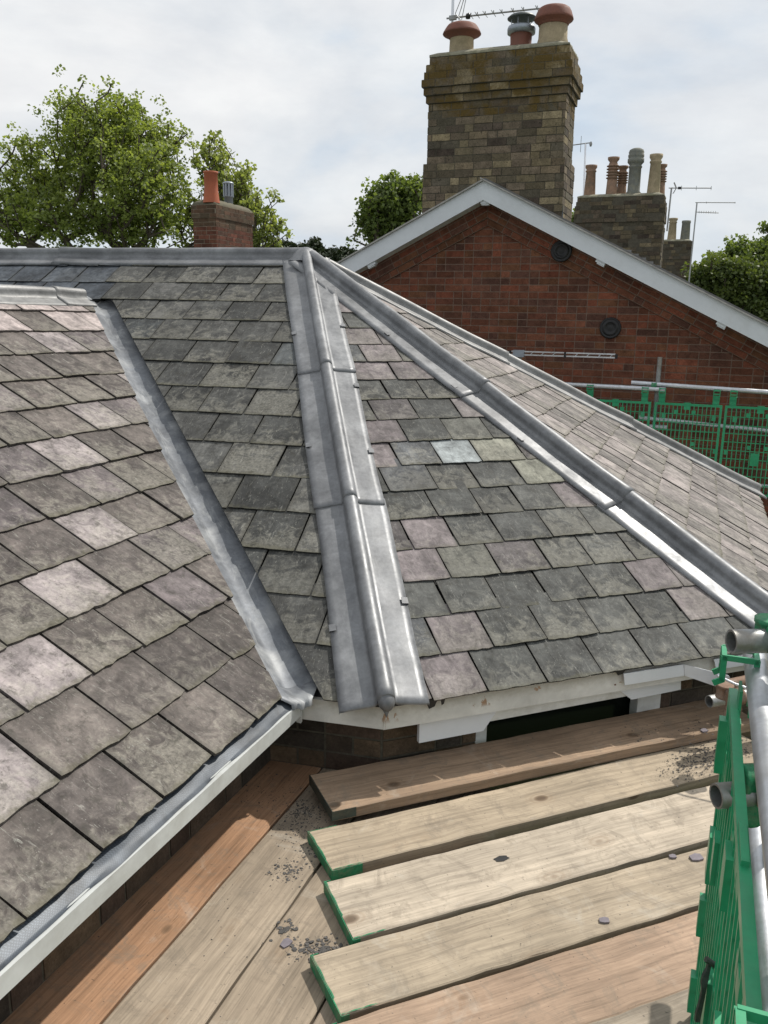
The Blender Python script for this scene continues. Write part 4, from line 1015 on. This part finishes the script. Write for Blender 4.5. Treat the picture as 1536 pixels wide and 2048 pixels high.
# big stack behind the gable apex
cz0 = 2.2; cF = FW(-.975, 0, -.6); st, cz1 = stack(gh, cF, gu, -gn, 1.68, .66, cz0, 4.80, [(0, .035), (1.36, 0), (2.04, .022), (2.12, .048), (2.21, .072), (2.29, .05), (2.37, .03), (2.46, .0)], 77, pal_stack(1.0, 1.0))
flaunch(st, cF, gu, -gn, 1.68, .66, cz1, .09, .16)
def onstack(a, b, z): return cF+gu*a-gn*b+Z*z
# pots
def pot(parent, c, prof, mat, name='chimney_pot', n=28):
    mb = MB(); mb.lathe(c, prof, n); return mb.build(name, mat, parent)
c = onstack(.31, .30, cz1+.05)
pot(st, c, [(.152, 0), (.150, .05), (.145, .215), (.15, .225), (.13, .225)], BUFF)
pot(st, c+Z*.205, [(.150, 0), (.160, .010), (.170, .03), (.228, .048), (.235, .056), (.226, .075), (.195, .125), (.175, .15), (.15, .162), (.09, .170), (.03, .173)], TERRA, 'pot_cowl')
c = onstack(1.035, .34, cz1+.05)
pot(st, c, [(.155, 0), (.15, .04), (.125, .10), (.13, .21), (.125, .22)], TERRA)
mb = MB(); c = c-Z*.10; mb.lathe(c+Z*.30, [(.13, 0), (.165, .01), (.168, .06), (.158, .085), (.12, .09), (.05, .09)], 26)
for i in range(6): mb.tube(c+V((cos(i*pi/3)*.12, sin(i*pi/3)*.12, .385)), c+V((cos(i*pi/3)*.12, sin(i*pi/3)*.12, .49)), .005, n=6)
mb.build('pot_cowl', GREYM, st); mb = MB(); mb.lathe(c+Z*.47, [(.172, 0), (.174, .006), (.14, .035), (.08, .055), (.02, .062)], 28); mb.build('rain_hat', mat_plain('dark_zinc', (.09, .10, .10), .5, metal=.4), st)
c = onstack(1.43, .27, cz1+.07)
pot(st, c, [(.185, 0), (.180, .04), (.168, .08), (.165, .23), (.15, .23)], BUFF)
pot(st, c+Z*.215, [(.170, 0), (.178, .012), (.186, .035), (.222, .055), (.228, .064), (.222, .085), (.200, .145), (.182, .178), (.16, .192), (.12, .20), (.04, .204)], TERRA, 'pot_cowl')
# stepped lead flashing where the roof meets the stack
mb = MB()
for sg in (-1, 1):
    for i in range(8):
        x = .06+i*.135; zz = AT+.04-x*TG2
        if sg < 0 and x > .93: continue
        if sg > 0 and x > .68: continue
        mb.prism([FW(sg*x, zz-.14, -.585+.003*(i%2)), FW(sg*(x+.16), zz-.20, -.585+.003*(i%2)), FW(sg*(x+.145), zz+.075, -.585+.003*(i%2)), FW(sg*(x+.005), zz+.085, -.585+.003*(i%2))], -gn*.004+gu*0)
mb.build('stepped_flashing', LEADV, gh)
mb = MB(); mb.box(FW(.705, 2.55, -.62), gu*.02, Z*.33, gn*.03); mb.build('render_fillet', mat_plain('white_fillet', (.6, .6, .58), .8), gh)

# ------------------------------------------------------------------ houses behind with their stacks
def far_house(name_label, c, u, v, L_, W_, zr, ze_, mat=RSLATE):
    root = empty('terraced_house', (c.x, c.y, -5), name_label, 'house')
    mb = MB(); c = V((c.x, c.y, 0)); mb.box(c-u*L_/2-v*W_/2-Z*5, u*L_, v*W_, Z*(5+ze_)); mb.build('wall', BRICK, root)
    mb = MB(); h = zr-ze_
    mb.prism([c-u*(L_/2+.2)-v*(W_/2+.3)+Z*(ze_-.1), c-u*(L_/2+.2)+Z*zr, c-u*(L_/2+.2)+v*(W_/2+.3)+Z*(ze_-.1)], u*(L_+.4)); mb.build('roof', mat, root)
    return root
hC1 = V((cos(radians(-21)), sin(radians(-21)), 0)); hC2 = V((cos(radians(69)), sin(radians(69)), 0))
# left: small red stack
c1 = V((-3.15, 16.07, 0)); fh1 = far_house('house hidden behind the main ridge carrying the small red brick chimney', c1+hC2*1.6-hC1*1.0, hC2, hC1, 6.5, 5, 2.5, .2)
def pal_r2(r, x, y):
    b = r.choice([(.13, .055, .035), (.11, .045, .03), (.15, .06, .04), (.09, .05, .035)]); k = r.uniform(.85, 1.2)
    if y > .80: b = mixc(b, (.085, .08, .05), .5)
    return tuple(q*k for q in b)+(1,)
s1, z1 = stack(fh1, c1-hC1*.49, hC1, hC2, .49, 1.33, 1.8, 3.68, [(0, .03), (.86, 0), (1.62, .022)], 5, pal_r2, course=.075, L=.225, mats=[BRICK, mat_plain('pale_joint', (.30, .25, .19), .9)], jit=.001)
flaunch(s1, c1-hC1*.49, hC1, hC2, .49, 1.33, z1, .10, .10, mat_plain('mossy_cement', (.12, .11, .075), .95, var=.4, scale=9, bump=.6, bd=.01))
pot(s1, c1-hC1*.16+hC2*.12+Z*(z1+.04), [(.155, 0), (.15, .03), (.125, .22), (.122, .50), (.135, .51), (.135, .54), (.11, .54)], mat_plain('orange_terracotta', (.38, .11, .055), .7, var=.15, scale=8, bump=.2))
gp = MB(); g0_ = c1-hC1*.20+hC2*.78+Z*(z1+.02)
gp.lathe(g0_, [(.085, 0), (.085, .20), (.10, .205), (.10, .22)], 20)
for i in range(10): gp.cbox(g0_+V((cos(i*pi/5)*.092, sin(i*pi/5)*.092, .33)), (cos(i*pi/5), sin(i*pi/5), 0), (-sin(i*pi/5), cos(i*pi/5), 0), Z, .012, .03, .24)
gp.lathe(g0_+Z*.44, [(.10, 0), (.105, .01), (.10, .03), (.06, .045), (.01, .05)], 20); gp.build('flue_terminal', GREYM, s1)
# right: dark stack with six pots
c2 = V((4.05, 18.62, 0)); c2r = V((5.74, 18.62-1.69*tan(radians(21)), 0))
# shift so the front right corner stays at the observed depth
cR = V((5.74, 18.60, 0)); c2 = cR-hC1*1.80
fh2 = far_house('house behind the gable carrying the dark stack with six pots', c2+hC1*0.9+hC2*2.3, hC2, hC1, 9, 8, 2.75, .4)
s2, z2 = stack(fh2, c2, hC1, hC2, 1.80, .62, 1.9, 4.36, [(0, .03), (1.75, .02), (1.83, .04), (2.2, .02), (2.3, 0)], 9, pal_stack(.62, .0), jit=.012)
flaunch(s2, c2, hC1, hC2, 1.80, .62, z2, .07, .12)
def hp_(t, d): return c2+hC1*t+hC2*d+Z*(z2+.03)
taper = lambda s, h: [(.13*s, 0), (.125*s, .03), (.10*s, h*.78), (.115*s, h*.80), (.115*s, h*.83), (.095*s, h*.86), (.125*s, h*.93), (.125*s, h), (.09*s, h)]
def louvre(s, h):
    p = [(.125*s, 0), (.12*s, .04), (.105*s, h*.45)]
    for i in range(5): z = h*(.46+i*.075); p += [(.095*s, z), (.13*s, z+.005), (.135*s, z+.02), (.10*s, z+.035)]
    return p+[(.08*s, h*.88), (.12*s, h*.94), (.125*s, h), (.09*s, h)]
pot(s2, hp_(.22, .25), taper(1, .66), OLDCLAY); pot(s2, hp_(.68, .25), louvre(1.0, .80), OLDCLAY); pot(s2, hp_(.86, .52), louvre(.9, .66), OLDCLAY)
pot(s2, hp_(1.14, .27), [(.17, 0), (.15, .04), (.155, .07), (.13, .10), (.125, .56), (.14, .575), (.14, .60), (.12, .62), (.15, .66), (.17, .68), (.17, .75), (.15, .76), (.165, .79), (.165, .83), (.15, .84), (.16, .88), (.14, .93), (.08, .96), (.01, .965)], GREYCLAY)
pot(s2, hp_(1.55, .27), taper(1.08, .82), BUFF); pot(s2, hp_(1.66, .55), louvre(.9, .66), OLDCLAY)
# farther stack with two pots
c3r = V((9.0, 26.2, 0)); c3 = c3r-hC1*.86
fh3 = far_house('farthest house carrying the small dark stack with two pots', c3+hC1*.4+hC2*2.5, hC2, hC1, 9, 8, 2.6, .4)
s3, z3 = stack(fh3, c3, hC1, hC2, .86, .6, 1.6, 4.15, [(0, .02), (1.95, .03)], 12, pal_stack(.7, 0), jit=.012)
flaunch(s3, c3, hC1, hC2, .86, .6, z3, .06, .1)
pot(s3, c3+hC1*.28+hC2*.3+Z*(z3+.03), taper(1.05, .66), BUFF); pot(s3, c3+hC1*.66+hC2*.3+Z*(z3+.03), [(.14, 0), (.12, .5), (.13, .52), (.13, .58), (.1, .58)], GREYCLAY)
# stepped lead soakers at the foot of the dark stack
mb = MB()
for i in range(5):
    p = at(1250+i*14.5, 500+i*7.6, 17.45); mb.prism([p, p+hC1*.13, p+hC1*.13-Z*.30, p-Z*.26], hC2*.01)
mb.build('stepped_flashing', LEADD, fh2)

# ------------------------------------------------------------------ aerials
def aerial(label, base, top, boom, boomlen, elems, r=.012, el=.16, elup=V((0, 0, 1)), refl=True, boomz=0, tail=.12, both=True):
    root = empty('television_aerial', tuple(base), label, 'aerial', 'television aerials')
    mb = MB(); mb.tube(base, top, r, n=10); mb.build('mast', GALVD, root)
    bm = MB(); b = V(boom).normalized(); o = V(top)+Z*boomz-b*tail; bm.tube(o, o+b*(boomlen+tail), r*.62, n=8)
    cr = b.cross(elup).normalized(); k = V(elup)
    for i in range(elems):
        p = o+b*(tail+.25*boomlen+(boomlen*.74)*i/max(1, elems-1)); h = el*(1-.25*i/elems)
        bm.tube(p-k*h/2*(1 if both else .1), p+k*h/2, r*.3, n=6)
    bm.build('boom', GALVD, root)
    if refl:
        rf = MB()
        for s in (-1, 1):
            p = o+b*(tail+.12*boomlen); a = (k*s+b*-.5).normalized()
            for t in (-.5, 0, .5): rf.tube(p+cr*t*el*.8, p+a*el*1.3+cr*t*el*.8, r*.25, n=6)
            for t in (.4, .8, 1.2): rf.tube(p+a*el*t-cr*el*.5, p+a*el*t+cr*el*.5, r*.25, n=6)
        rf.build('reflector', GALVD, root); bx = MB(); bx.cbox(o+b*(tail+.2*boomlen)+k*.0, b, cr, k, .06, .05, .05); bx.build('junction_box', BLACK, root)
    return root
# on the big stack: mast leaves the top of the view
root = empty('television_aerial', tuple(onstack(.30, .64, 4.3)), 'long television aerial on the big brick chimney, its mast leaving the top of the view', 'aerial', 'television aerials')
mt = at(905, 30, 10.95); mb = MB(); mb.tube(V((mt.x, mt.y, 4.2)), V((mt.x, mt.y, mt.z+1.0)), .019, n=12); mb.build('mast', ALU, root)
p0 = at(893, 37, 10.9); p1 = at(1079, 17, 10.7); bm = MB(); bm.tube(p0, p1, .011, n=8)
d = (p1-p0)
for f in (.265, .335, .42, .51, .60, .72, .83, .975):
    p = p0+d*f; bm.tube(p-gn*.0-Z*.01, p+Z*.035, .007, n=6); bm.tube(p-gn*.12, p+gn*.12, .004, n=6)
bm.cbox(p0+d*.07, d, gn, Z, .09, .04, .05); bm.build('boom', GALVD, root); bm = MB(); bm.lathe(p0+d*.235+Z*.0, [(.01, -.03), (.03, -.028), (.034, 0), (.028, .025), (.01, .032)], 12); bm.build('junction_box', BLACK, root)
rf = MB(); q0 = p0+d*.13
for s in (-1, 1):
    a = (Z*1.0*s+gu*.32).normalized()
    for t in (-.14, .0, .14):
        rf.tube(q0+gn*t, q0+a*(.62 if s > 0 else .12)+gn*t+gu*t*.5, .005, n=6)
    for t in (.16, .34, .5): 
        if s > 0: rf.tube(q0+a*t-gn*.18-gu*.07, q0+a*t+gn*.18+gu*.07, .004, n=6)
rf.build('reflector', GALVD, root)
b_ = at(1165, 470, 18.6); t_ = at(1171, 288, 19.0)
r_ = empty('television_aerial', tuple(b_), 'tall thin banded mast with a tiny aerial between the two big chimneys', 'aerial', 'television aerials')
mb = MB(); mb.tube(b_, t_, .026, n=10, r2=.02); mb.build('mast', ALU, r_)
mb = MB(); tt = V(t_); mb.tube(tt+V((.12, 0, .03)), tt+V((-.42, .1, -.03)), .012, n=8)
for f, h in ((-.10, .34), (-.28, .30), (-.36, .26)): mb.tube(tt+V((f, .02, -h/2)), tt+V((f, .02, h/2)), .006, n=6)
mb.lathe(tt+V((.12, 0, 0)), [(.02, -.05), (.035, 0), (.02, .05)], 10); mb.build('boom', GALVD, r_)
aerial('aerial with a cross reflector on the right side of the dark six pot stack', at(1334, 462, 18.6), at(1343, 376, 18.6), (1, -.1, 0), .86, 3, r=.018, el=.10, tail=.06)
aerial('farther aerial with two booms beside the two pot stack', at(1377, 572, 21.5), at(1394, 405, 21.5), (1, -.1, 0), .95, 2, r=.017, el=.05, refl=False, tail=.04)
o_ = [o for o in bpy.data.objects if o.name.startswith('television_aerial')][-1]
mb = MB(); p = at(1392, 424, 21.5); mb.tube(p, p+V((.56, -.05, -.02)), .010, n=8)
for i in range(8): mb.tube(p+V((.08+.06*i, 0, -.03)), p+V((.08+.06*i, 0, .03)), .006, n=5)
mb.build('boom', GALVD, o_)

# ------------------------------------------------------------------ trees
def tree(name, label, base, blobs, ntuft, nleaf, leaf, mats, seed, tr=.3, group=None, ground=-5, trunk_r=.22, nb=60, bmax=.09, spread=.33, up=.25):
    """blobs: ellipsoids (centre, radii) the crown fills; leaf tufts sit towards the outside and hang on limbs grown from the trunk"""
    rg = np.random.default_rng(seed); base = np.array(base, float)
    vol = np.array([b[1][0]*b[1][1]*b[1][2] for b in blobs]); pick = rg.choice(len(blobs), ntuft, p=vol/vol.sum())
    d = rg.normal(size=(ntuft, 3)); d /= np.linalg.norm(d, axis=1)[:, None]; rad = rg.random(ntuft)**(1/2.3)
    cen = np.array([b[0] for b in blobs], float)[pick]; rr = np.array([b[1] for b in blobs], float)[pick]
    T = cen+d*rr*(rad*(1+.17*rg.normal(size=ntuft)))[:, None]
    # limbs
    hub = base.copy(); hub[2] = min(t[2] for t in T)*.5+base[2]*.5
    dist = np.linalg.norm(T-hub, axis=1); order = np.argsort(dist); sub = order[::max(1, ntuft//(nb*6))]
    nodes = [base+np.array([0, 0, k*(hub[2]-base[2])/4]) for k in range(5)]; par = [-1, 0, 1, 2, 3]; 
    for i in sub:
        P = np.array(nodes); dv = T[i]-P; dl = np.linalg.norm(dv, axis=1)+np.linalg.norm(P-hub, axis=1)*.35+np.maximum(0, P[:, 2]-T[i][2]+.3)*2.5
        dl[:3] += 50; j = int(np.argmin(dl)); L = np.linalg.norm(T[i]-P[j]); m = max(1, int(L/.9)); prev = j
        for k in range(1, m+1):
            f = k/m; q = P[j]+(T[i]-P[j])*f+rg.normal(size=3)*.06*(k < m); q[2] -= .12*sin(pi*f)*L*.4
            nodes.append(q); par.append(prev); prev = len(nodes)-1
    wgt = np.zeros(len(nodes)); 
    for i in range(len(nodes)-1, 0, -1):
        wgt[i] += 1 if wgt[i] == 0 else 0; wgt[par[i]] += wgt[i]
    root = empty(name, (base[0], base[1], ground), label, 'tree', group)
    mb = MB(); K = trunk_r/math.sqrt(max(1, wgt[0]))
    for i in range(1, len(nodes)):
        r1, r0 = K*math.sqrt(wgt[i])+.008, K*math.sqrt(wgt[par[i]])+.008
        if par[i] > 3 or wgt[par[i]] > wgt[i]*1.6: r0 = min(r0, r1*1.35)
        mb.tube(nodes[par[i]], nodes[i], r0, r1, n=7 if r1 > .03 else 4, caps=False)
    mb.tube((base[0], base[1], ground), nodes[0], trunk_r*1.3, trunk_r, n=10, caps=False)
    mb.build('trunk', BARK, root)
    # leaves, each a kinked quad
    N = ntuft*nleaf; C_ = np.repeat(T, nleaf, 0); a = rg.normal(size=(N, 3)); a /= np.linalg.norm(a, axis=1)[:, None]
    pos = C_+a*(rg.random(N)**.6)[:, None]*spread*np.array([1, 1, .75]); pos[:, 2] += rg.normal(size=N)*.02
    nrm = rg.normal(size=(N, 3)); nrm[:, 2] = np.abs(nrm[:, 2])+up; nrm /= np.linalg.norm(nrm, axis=1)[:, None]
    t = rg.normal(size=(N, 3)); t -= nrm*(t*nrm).sum(1)[:, None]; t /= np.linalg.norm(t, axis=1)[:, None]; b = np.cross(nrm, t)
    s = leaf*(.6+.8*rg.random(N))[:, None]
    q = np.stack([pos-t*s*.5, pos+b*s*.42+nrm*s*.08, pos+t*s*.55-nrm*s*.1, pos-b*s*.42+nrm*s*.08], 1).reshape(-1, 3)
    q -= np.array([base[0], base[1], ground])
    me = bpy.data.meshes.new('crown'); me.vertices.add(4*N); me.vertices.foreach_set('co', q.ravel().astype(np.float32))
    me.loops.add(4*N); me.loops.foreach_set('vertex_index', np.arange(4*N, dtype=np.int32)); me.polygons.add(N)
    me.polygons.foreach_set('loop_start', np.arange(0, 4*N, 4, dtype=np.int32)); me.update(calc_edges=True)
    tv = np.clip(np.repeat(rg.random(ntuft), nleaf)*.6+rg.random(N)*.5-.05, 0, 1); col = np.ones((N, 4, 4), np.float32); col[:, :, 0] = tv[:, None]; col[:, :, 1] = tv[:, None]; col[:, :, 2] = tv[:, None]
    at_ = me.attributes.new('tint', 'FLOAT_COLOR', 'CORNER'); at_.data.foreach_set('color', col.ravel())
    me.materials.append(mats); o = bpy.data.objects.new('crown', me); COL.objects.link(o); o.parent = root
    return root
LF1 = mat_leaf('maple_leaf', (.12, .16, .05), (.33, .38, .12), .48)
LF2 = mat_leaf('poplar_leaf', (.16, .195, .07), (.38, .42, .16), .5)
LF3 = mat_leaf('dark_leaf', (.075, .115, .035), (.19, .24, .075), .45)
LF4 = mat_leaf('garden_leaf', (.055, .085, .025), (.15, .185, .055), .35)
LFP = mat_leaf('pine_needle', (.02, .032, .016), (.045, .06, .028), .1)
P = lambda x, y, Z_: tuple(at(x, y, Z_))
def bl(x, y, rx, ry, Z_, dz=0, dp=1.0):   # blob given by photo position and size at depth Z_
    c = at(x, y, Z_+dz); return (tuple(c), (rx/FPX*Z_, (rx+ry)/2/FPX*Z_*dp, ry/FPX*Z_))
b1 = [bl(215, 300, 115, 105, 27), bl(90, 360, 90, 80, 27, 1), bl(290, 380, 95, 95, 27, -1), bl(45, 300, 45, 32, 27), bl(150, 235, 60, 45, 27), bl(250, 240, 60, 52, 27), bl(330, 300, 55, 60, 27), bl(120, 440, 120, 60, 27), bl(250, 450, 110, 55, 27), bl(20, 430, 60, 70, 27, 1)]
tree('broadleaf_tree', 'large airy spring green tree left of the small red chimney', P(215, 760, 27.5), b1, 2300, 19, .10, LF1, 1, trunk_r=.22, nb=90, spread=.25)
b2 = [bl(425, 330, 36, 66, 28), bl(470, 380, 55, 60, 28), bl(515, 430, 48, 50, 28), bl(550, 465, 34, 28, 28), bl(450, 450, 70, 55, 28), bl(380, 440, 40, 55, 28), bl(520, 480, 40, 25, 28)]
tree('broadleaf_tree', 'smaller loose leaved tree directly behind the small red chimney', P(465, 760, 28.5), b2, 520, 14, .13, LF2, 2, trunk_r=.13, nb=50, spread=.24)
b3 = [bl(785, 410, 62, 55, 23), bl(745, 440, 32, 40, 23), bl(830, 385, 30, 35, 23), bl(775, 470, 55, 35, 23)]
tree('broadleaf_tree', 'dark green tree between the bargeboard and the big brick chimney', P(800, 760, 23.5), b3, 420, 24, .105, LF3, 3, trunk_r=.15, nb=30, spread=.26)
tree('broadleaf_tree', 'small green crown peeping between the big chimney and the banded mast', P(1150, 760, 26), [bl(1152, 450, 22, 26, 25), bl(1160, 480, 25, 25, 25)], 90, 46, .11, LF3, 4, trunk_r=.12, nb=15, spread=.24)
tree('garden_tree', 'rounded bright green tree nearest the right edge below the far aerial', P(1480, 900, 24), [bl(1470, 590, 62, 62, 24), bl(1420, 560, 36, 42, 24), bl(1520, 600, 60, 62, 24), bl(1400, 600, 30, 40, 24)], 800, 46, .10, LF4, 5, trunk_r=.2, nb=30, spread=.3)
tree('garden_tree', 'darker tall tree behind the rounded one at the right edge', P(1500, 900, 33), [bl(1490, 530, 55, 42, 33), bl(1540, 520, 45, 45, 33), bl(1440, 545, 30, 30, 33)], 420, 46, .14, LF3, 6, trunk_r=.22, nb=30, spread=.42)
tree('broadleaf_tree', 'far tree of which only a hanging spray shows at the right edge', P(1580, 900, 25), [bl(1556, 455, 25, 22, 25), bl(1590, 480, 50, 50, 25)], 100, 30, .12, LF3, 7, trunk_r=.15, nb=15, spread=.3)
for i, (x, y, rx, ry, Z_, lab) in enumerate(((628, 496, 15, 17, 62, 'lone pointed pine on the skyline just right of the ridge end'), (662, 515, 26, 20, 60, 'low pine right of the lone pointed pine'), (692, 512, 22, 14, 64, 'pine crown touching the left bargeboard'), (598, 505, 22, 16, 58, 'dark flat crown on the skyline beside the poplar like tree'), (560, 500, 30, 18, 62, 'dark rounded crown low behind the loose leaved tree'))):
    tree('pine_tree', lab, P(x, 620, Z_), [bl(x, y, rx, ry, Z_), bl(x, y+ry, rx*1.5, ry, Z_)], 160, 34, .22, LFP, 20+i, trunk_r=.2, nb=15, spread=.42, group='pines on the skyline')
# ground and far wood
mb = MB(); mb.face([(-1500, -1500, -5), (1500, -1500, -5), (1500, 1500, -5), (-1500, 1500, -5)]); tag(mb.build('ground', GRASS, None, (0, 0, -5)), kind='structure')
def far_wood():
    rg = np.random.default_rng(3); mb = MB(); r = random.Random(3)
    for i in range(1500):
        a = r.uniform(-42, 42); dd_ = r.uniform(95, 150); x, y = dd_*sin(radians(a)), dd_*cos(radians(a)); z = r.uniform(-4, 5.2+1.2*sin(a*.4)); s = r.uniform(.7, 2.2)
        for k in range(14):
            n = V((r.gauss(0, 1), r.gauss(0, 1), r.gauss(0, 1))).normalized(); t = n.orthogonal().normalized(); b = n.cross(t); c = V((x, y, z))+V((r.gauss(0, 1), r.gauss(0, 1), r.gauss(0, .8)))*s*.6; q = s*.25
            v = r.random(); mb.face([c-t*q, c-b*q*.8, c+t*q, c+b*q*.8], (v, v, v, 1))
    tag(mb.build('far_wood', LFP), 'dark far wood along the skyline', 'wood', kind='stuff')
far_wood()
for o in bpy.data.objects:
    if '_org' in o: del o['_org']
